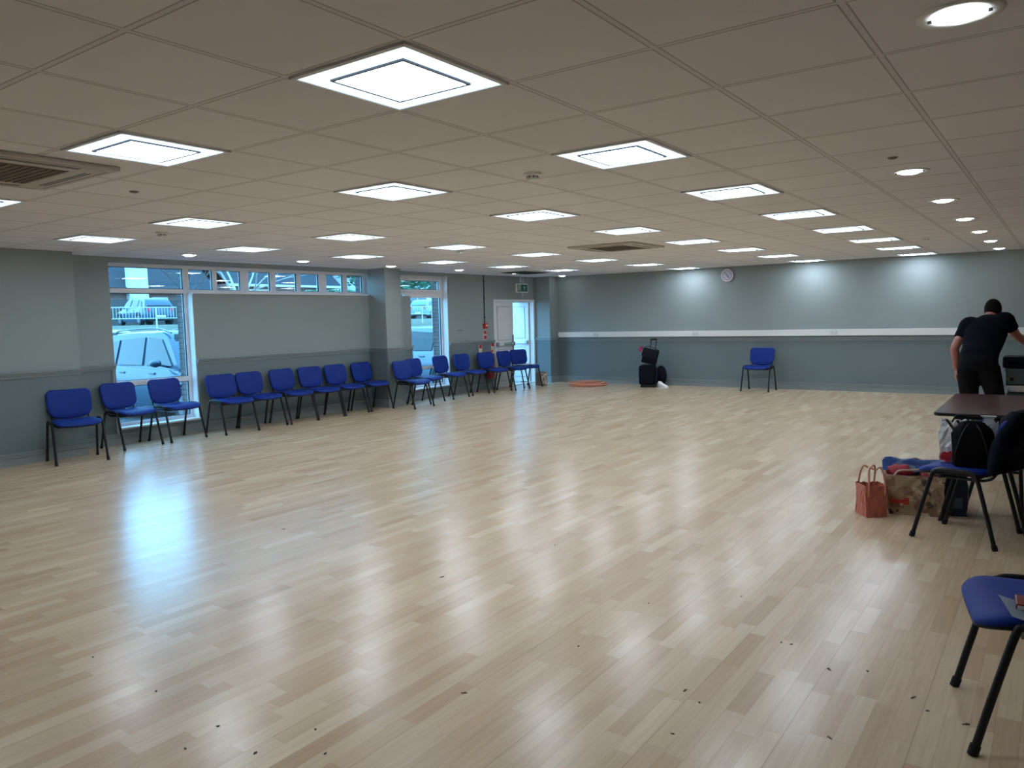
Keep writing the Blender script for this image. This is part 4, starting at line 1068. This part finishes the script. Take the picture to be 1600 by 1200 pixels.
# cars
M_cglass = mat('car_window_glass', (.02, .03, .035), .10, spec=.45)
M_tyre = mat('tyre_rubber', (.015, .015, .016), .8); M_hub = mat('silver_hub', (.16, .17, .18), .4, metal=.5)
M_tail = mat('red_tail_lamp', (.55, .02, .05), .3)
def car(label, loc, rz, paint, L=4.2, W=1.78, H=1.52, suv=0, group=None, estate=False):
    """front is +x, origin on the ground under its middle"""
    t = thing('parked_car', label, 'car', loc, rz, group)
    M = mat('car_paint_' + paint[0], paint[1], .3, spec=.4, coat=.35)
    h = L / 2; hw = W / 2
    belt = .60 * H; hood = .60 * H
    st = [(-h, .62, .40, .52 * H, .8), (-h + .08, .90, .30, .64 * H, .85), (-h + .5, 1, .22, belt + .06, .88), (-.6, 1, .20, belt + .02, .90), (.5, 1, .20, belt - .03, .90), (h - 1.15, 1, .20, hood - .02, .88), (h - .45, .97, .22, .53 * H, .84), (h - .10, .86, .26, .45 * H, .80), (h, .62, .34, .36 * H, .75)]
    bm = B()
    def ring(x, k, zb, zt, kt):
        w_ = hw * k; m_ = (zb + zt) / 2
        half = [(w_ * .92, zb), (w_, zb + .12), (w_ * 1.0, m_ + .05), (w_ * .975, zt - .06), (w_ * kt + w_ * .04, zt), (w_ * .45, zt + .02)]
        return [Vector((x, y, z)) for y, z in half] + [Vector((x, -y, z)) for y, z in half[::-1]]
    P = []
    for a, b in zip(st[:-1], st[1:]):
        for k in range(3): f = k / 3; P.append(tuple(p * (1 - f) + q * f for p, q in zip(a, b)))
    P.append(st[-1])
    loft(bm, [ring(*p) for p in P]); body_ = link('car_body', bm, M, t, True)
    # greenhouse
    prof = [(-h + .12, belt + .02), (-h + .38 if not estate else -h + .25, H - .16), (-h + .85, H - .03), (-.1, H), (.45, H - .06), (h - 1.02, belt - .02)]
    wB, wT = hw * .93, hw * .70
    def wid(z): f = min(1, max(0, (z - belt) / (H - belt))); return wB + (wT - wB) * f
    pts = bez([(x, 0, z) for x, z in prof], 4); base = belt - .12
    bm = B(); rings = []
    for p in pts:
        w_ = wid(p.z); zb = max(base, belt - .05); rings.append([Vector((p.x, wB, zb)), Vector((p.x, w_, p.z - .02)), Vector((p.x, w_ * .85, p.z + .01)), Vector((p.x, -w_ * .85, p.z + .01)), Vector((p.x, -w_, p.z - .02)), Vector((p.x, -wB, zb))])
    loft(bm, rings); link('roof', bm, M, t, True)
    # side windows on the leaning side plane
    def side_poly(s, poly):
        bm = B(); a = [bm.verts.new((x, s * (wid(z) + .012), z)) for x, z in poly]; b = [bm.verts.new((x, s * (wid(z) - .03), z)) for x, z in poly]
        n = len(poly); bm.faces.new(a); bm.faces.new(b[::-1])
        for k in range(n): bm.faces.new((a[k], b[k], b[(k + 1) % n], a[(k + 1) % n]))
        return bm
    bz = belt + .05; tz = H - .115
    for s in (-1, 1):
        for poly in ([(-.95, bz), (-.98, tz - .02), (-.2, tz + .02), (-.10, bz)], [(.0, bz), (-.08, tz + .02), (.35, tz - .02), (h - 1.25, bz)], [(-1.03, bz), (-1.06, tz - .03), (-h + .75, tz - .08), (-h + .50, bz + .06)]):
            link('side_window', side_poly(s, poly), M_cglass, t)
    bm = B(); fr = [(h - 1.10, wB * .86, belt + .01), (.50, wT * .86, H - .095)]
    v = [bm.verts.new(q) for q in ((fr[0][0], -fr[0][1], fr[0][2] + .035), (fr[0][0], fr[0][1], fr[0][2] + .035), (fr[1][0], fr[1][1], fr[1][2] + .045), (fr[1][0], -fr[1][1], fr[1][2] + .045))]
    bm.faces.new(v); bmesh.ops.solidify(bm, geom=bm.faces[:], thickness=.02); link('windscreen', bm, M_cglass, t)
    bm = B(); xa, xb = (-h + .15, -h + .42) if not estate else (-h + .12, -h + .27)
    v = [bm.verts.new(q) for q in ((xa - .015, -wB * .8, belt + .10), (xa - .015, wB * .8, belt + .10), (xb - .03, wT * .86, H - .17), (xb - .03, -wT * .86, H - .17))]
    bm.faces.new(v); bmesh.ops.solidify(bm, geom=bm.faces[:], thickness=.02); link('rear_window', bm, M_cglass, t)
    for sx in (-h + .78, h - .80):
        for s in (-1, 1):
            Mw = Matrix.Translation((sx, s * (hw - .10), .32)) @ Matrix.Rotation(PI / 2, 4, 'X')
            bm = B(); bmesh.ops.create_cone(bm, cap_ends=True, segments=28, radius1=.32, radius2=.32, depth=.22, matrix=Mw); wh = link('wheel', bm, M_tyre, t, True)
            Mh = Matrix.Translation((sx, s * (hw + .008), .32)) @ Matrix.Rotation(PI / 2, 4, 'X')
            bm = B(); bmesh.ops.create_cone(bm, cap_ends=True, segments=24, radius1=.20, radius2=.20, depth=.02, matrix=Mh); link('hub_cap', bm, M_hub, wh)
            bm = B(); tube(bm, [(sx + .37 * math.cos(a), s * (hw - .0), .33 + .37 * math.sin(a)) for a in [PI * k / 14 for k in range(15)]], .022, 6); link('wheel_arch', bm, M_tyre, t, True)
    for s in (-1, 1):
        bm = B(); ball(bm, (h - 1.42, s * (hw + .12), belt + .10), (.07, .10, .065)); tube(bm, [(h - 1.42, s * (hw - .1), belt + .03), (h - 1.42, s * (hw + .05), belt + .07)], .02, 6); link('wing_mirror', bm, M, t, True)
        bm = B(); box(bm, -h - .01, -h + .20, s * hw * .80 - .10 * s - .06, s * hw * .80 - .10 * s + .08, belt - .16, belt + .02, bevel=.02); link('tail_lamp', bm, M_tail, t)
        for dx in (-.78, .22):
            bm = B(); box(bm, dx, dx + .17, s * hw * .985 - .012, s * hw * .985 + .022, belt - .10, belt - .07, bevel=.004); link('door_handle', bm, M_hub, t)
        if suv:
            bm = B(); tube(bm, bez([(-1.4, s * wT * .93, H - .05), (-1.2, s * wT * .93, H + .03), (0, s * wT * .95, H + .06), (.5, s * wT * .93, H - .02)], 5), .016, 6); link('roof_rail', bm, M_hub, t, True)
    bm = B(); box(bm, -h - .016, -h + .03, -.26, .26, .42, .53); link('number_plate', bm, mat('plate_white', (.7, .7, .6), .5), t)
    bm = B(); box(bm, -h + .02, -h + .1, -hw * .8, hw * .8, .26, .34); link('rear_bumper', bm, M_tyre, t)
    return t
car('pale blue-grey tall hatchback with roof rails parked just outside the first tall window', (-13.15, 8.02, GZ), 0, ('pale_blue_grey', (.022, .05, .085)), 4.2, 1.76, 1.58, suv=1, group='cars parked outside the windows')
car('silver car parked just outside the narrow far window', (-13.0, 14.35, GZ), PI, ('silver', (.13, .17, .21)), 4.2, 1.76, 1.50, group='cars parked outside the windows')
car('white car behind the silver car, seen through the narrow far window', (-13.4, 18.2, GZ), 0, ('white', (.5, .53, .56)), 4.2, 1.78, 1.62, group='cars parked outside the windows')
car('pale car across the car park at the left edge of the first window', (-18.6, 9.1, GZ), R(20), ('pale_silver', (.16, .2, .24)), 4.2, 1.78, 1.60, group='cars parked outside the windows')
car('dark hatchback behind the railing with red tail lamps, seen in the first window', (-42.0, 23.2, 1.6), R(174), ('dark_blue', (.03, .06, .11)), 4.1, 1.75, 1.5, group='cars on the road beyond the railing')
car('blue grey car beyond the railing, seen in the narrow far window', (-43.0, 48.3, 1.6), R(105), ('mid_blue', (.12, .22, .30)), 4.3, 1.8, 1.55, group='cars on the road beyond the railing')

# houses
M_hbrick = mat('house_brick', (.20, .10, .085), .9, noise=.15, nscale=4); M_slate = mat('slate_roof', (.03, .036, .042), .9, spec=.15, noise=.2, nscale=3)
M_render = mat('white_render', (.5, .52, .52), .8); M_hglass = mat('house_window_glass', (.05, .07, .09), .1)
M_fence = mat('timber_fence', (.07, .065, .06), .9, noise=.2, nscale=5)
def house(label, x, y, w_, d, eave, ridge, wins, m=M_hbrick, render_bay=None, z=1.6):
    t = thing('house', label, 'house', (x, y, z), 0, 'houses across the road')
    bm = B(); box(bm, -d, 0, 0, w_, 0, eave); link('wall', bm, m, t)
    bm = B(); loft(bm, [[Vector((.5, yy, eave - .1)), Vector((-d / 2, yy, ridge)), Vector((-d - .5, yy, eave - .1)), Vector((-d / 2, yy, ridge - .3))] for yy in (-.4, w_ + .4)]); link('roof', bm, M_slate, t)
    bm = B(); box(bm, .42, .55, -.4, w_ + .4, eave - .22, eave - .02); link('fascia', bm, M_render, t)
    if render_bay:
        a, b, z0, z1 = render_bay; bm = B(); box(bm, 0, .5, a, b, z0, z1); link('rendered_bay', bm, M_render, t)
    for a, b, z0, z1 in wins:
        xo = .5 if render_bay and a >= render_bay[0] - .1 and b <= render_bay[1] + .1 else 0
        bm = B(); box(bm, xo - .02, xo + .06, a, b, z0, z1); wf = link('window', bm, M_render, t)
        bm = B(); mid = (a + b) / 2
        box(bm, xo + .05, xo + .07, a + .1, mid - .05, z0 + .1, z1 - .1); box(bm, xo + .05, xo + .07, mid + .05, b - .1, z0 + .1, z1 - .1); link('pane', bm, M_hglass, wf)
    bm = B(); box(bm, -d / 2 - .4, -d / 2 + .4, w_ * .45, w_ * .45 + 1.0, ridge - .6, ridge + 1.1); link('chimney', bm, m, t)
    return t
house('brick house with white rendered bay, seen at the top of the first tall window', -58, 26, 12, 9, 2.7, 6.6, [(4.85, 6.05, .9, 2.2), (6.7, 8.0, .9, 2.2)], render_bay=(4.7, 6.2, .4, 5.4))
house('brick house behind bare trees, seen in the left half of the strip window', -58, 39.5, 12, 9, 3.4, 7.5, [(1.5, 4, .9, 2.4), (7, 9.5, .9, 2.4)], render_bay=(1.2, 4.4, .4, 2.9))
house('pale rendered house across the road, seen in the right half of the strip window', -56, 53.5, 15, 9, 4.6, 8.2, [(1.5, 4, 1, 2.4), (6, 9, 1, 2.4), (1.5, 4, 3, 4.1), (10.5, 13, 1, 2.4)], m=M_render)
house('brick house at the far end of the road, seen in the narrow far window', -56, 70, 16, 9, 5.0, 9, [(2, 4, 1, 2.4), (8, 11, 1, 2.4)])
t = thing('timber_fence', 'dark timber fence between the road and the houses', 'fence', (-50, 18, 1.6))
bm = B(); k = 0
while k < 62: box(bm, -.02, .02, k, k + .14, 0, 1.7 + .03 * math.sin(k)); k += .15
fb = link('fence_boards', bm, M_fence, t); fb['kind'] = 'stuff'
bm = B(); box(bm, -.06, -.02, 0, 62, .4, .5); box(bm, -.06, -.02, 0, 62, 1.3, 1.4); link('fence_rail', bm, M_fence, t)

M_bark = mat('pale_bare_bark', (.34, .33, .30), .9); M_bark2 = mat('dark_bark', (.05, .045, .04), .9)
def bare_tree(label, loc, H, seed, m, levels=5):
    rnd = random.Random(seed); bm = B()
    t = thing('bare_tree', label, 'tree', loc, 0, 'bare winter trees outside')
    def grow(bm, p, d, L, r, lv):
        pts = [p]; dd = d.copy()
        for k in range(3):
            dd = (dd + Vector((rnd.uniform(-.22, .22), rnd.uniform(-.22, .22), rnd.uniform(-.05, .15)))).normalized(); pts.append(pts[-1] + dd * L / 3)
        tube(bm, pts, [r, r * .85, r * .7, r * .55], 5, cap=False)
        if lv <= 0: return
        for k in range(rnd.choice((3, 4))):
            q = pts[rnd.choice((2, 3, 3))]; nd = (dd + Vector((rnd.uniform(-1, 1), rnd.uniform(-1, 1), rnd.uniform(-.35, .7)))).normalized()
            grow(bm, q, nd, L * rnd.uniform(.6, .8), r * .52, lv - 1)
    b0 = B(); tube(b0, [(0, 0, -.3), (.05, 0, H * .25)], [H * .022, H * .017], 8); link('trunk', b0, m, t, True)
    for k in range(4):
        a = k * PI / 2 + rnd.uniform(-.4, .4)
        grow(bm, Vector((.05, 0, H * (.18 + .02 * k))), Vector((math.cos(a), math.sin(a), .9)).normalized(), H * .26, H * .009, levels)
    link('branches', bm, m, t)
bare_tree('pale bare tree behind the railing, its branches across the left strip window panes', (-29.5, 20.5, .9), 7.5, 2, M_bark)
bare_tree('pale bare tree seen through the third and fourth strip window panes', (-26.5, 25.6, .4), 7.0, 5, M_bark)
bare_tree('grey bare tree seen through the right strip window panes', (-29.5, 33.5, .9), 8.0, 11, M_bark)
bare_tree('dark bare tree standing before the brick house in the first tall window', (-45, 27.6, 1.6), 8, 8, M_bark2)
M_leafm = mat('evergreen_leaf', (.05, .16, .09), .6, noise=.5, nscale=2)
def leafy(name, label, loc, rx, ry, rz_, n, size, seed, cat='tree'):
    rnd = random.Random(seed); t = thing(name, label, cat, loc)
    bm = B()
    for _ in range(n):
        v = Vector((rnd.gauss(0, 1), rnd.gauss(0, 1), rnd.gauss(0, 1))).normalized() * rnd.uniform(.55, 1.0)
        c_ = Vector((v.x * rx, v.y * ry, v.z * rz_ + rz_)); a = Vector((rnd.gauss(0, 1), rnd.gauss(0, 1), rnd.gauss(0, 1))).normalized(); x_, y_ = frame_of(a); s = size * rnd.uniform(.6, 1.3)
        vv = [bm.verts.new(c_ + x_ * s), bm.verts.new(c_ + y_ * s * .5), bm.verts.new(c_ - x_ * s), bm.verts.new(c_ - y_ * s * .5)]; bm.faces.new(vv)
    link('foliage', bm, M_leafm, t)
    bm = B(); tube(bm, [(0, -ry * .4, (GZ if cat == 'tree' else 1.55) - loc[2]), (0, 0, rz_)], [.12, .06], 6); link('trunk', bm, M_bark2, t)
leafy('leafy_tree', 'dense evergreen tree filling the top light of the narrow far window', (-22, 22.9, 2.5), 2.0, 4.0, 2.0, 15000, .10, 4)
leafy('leafy_bush', 'green leafy bush by the fence, seen in the first tall window', (-47.6, 30.6, 1.6), 1.2, 1.8, 1.0, 3000, .10, 9, 'bush')
leafy('leafy_bush', 'dark bush row before the houses, seen in the middle strip panes', (-47.6, 42, 1.6), 1.5, 5.0, 1.3, 5000, .14, 10, 'bush')

# the prototypes were all placed; make sure nothing stays unlabelled
for o in bpy.data.objects:
    if o.parent is None and o.type == 'EMPTY' and 'label' not in o.keys():
        print('UNPLACED', o.name)
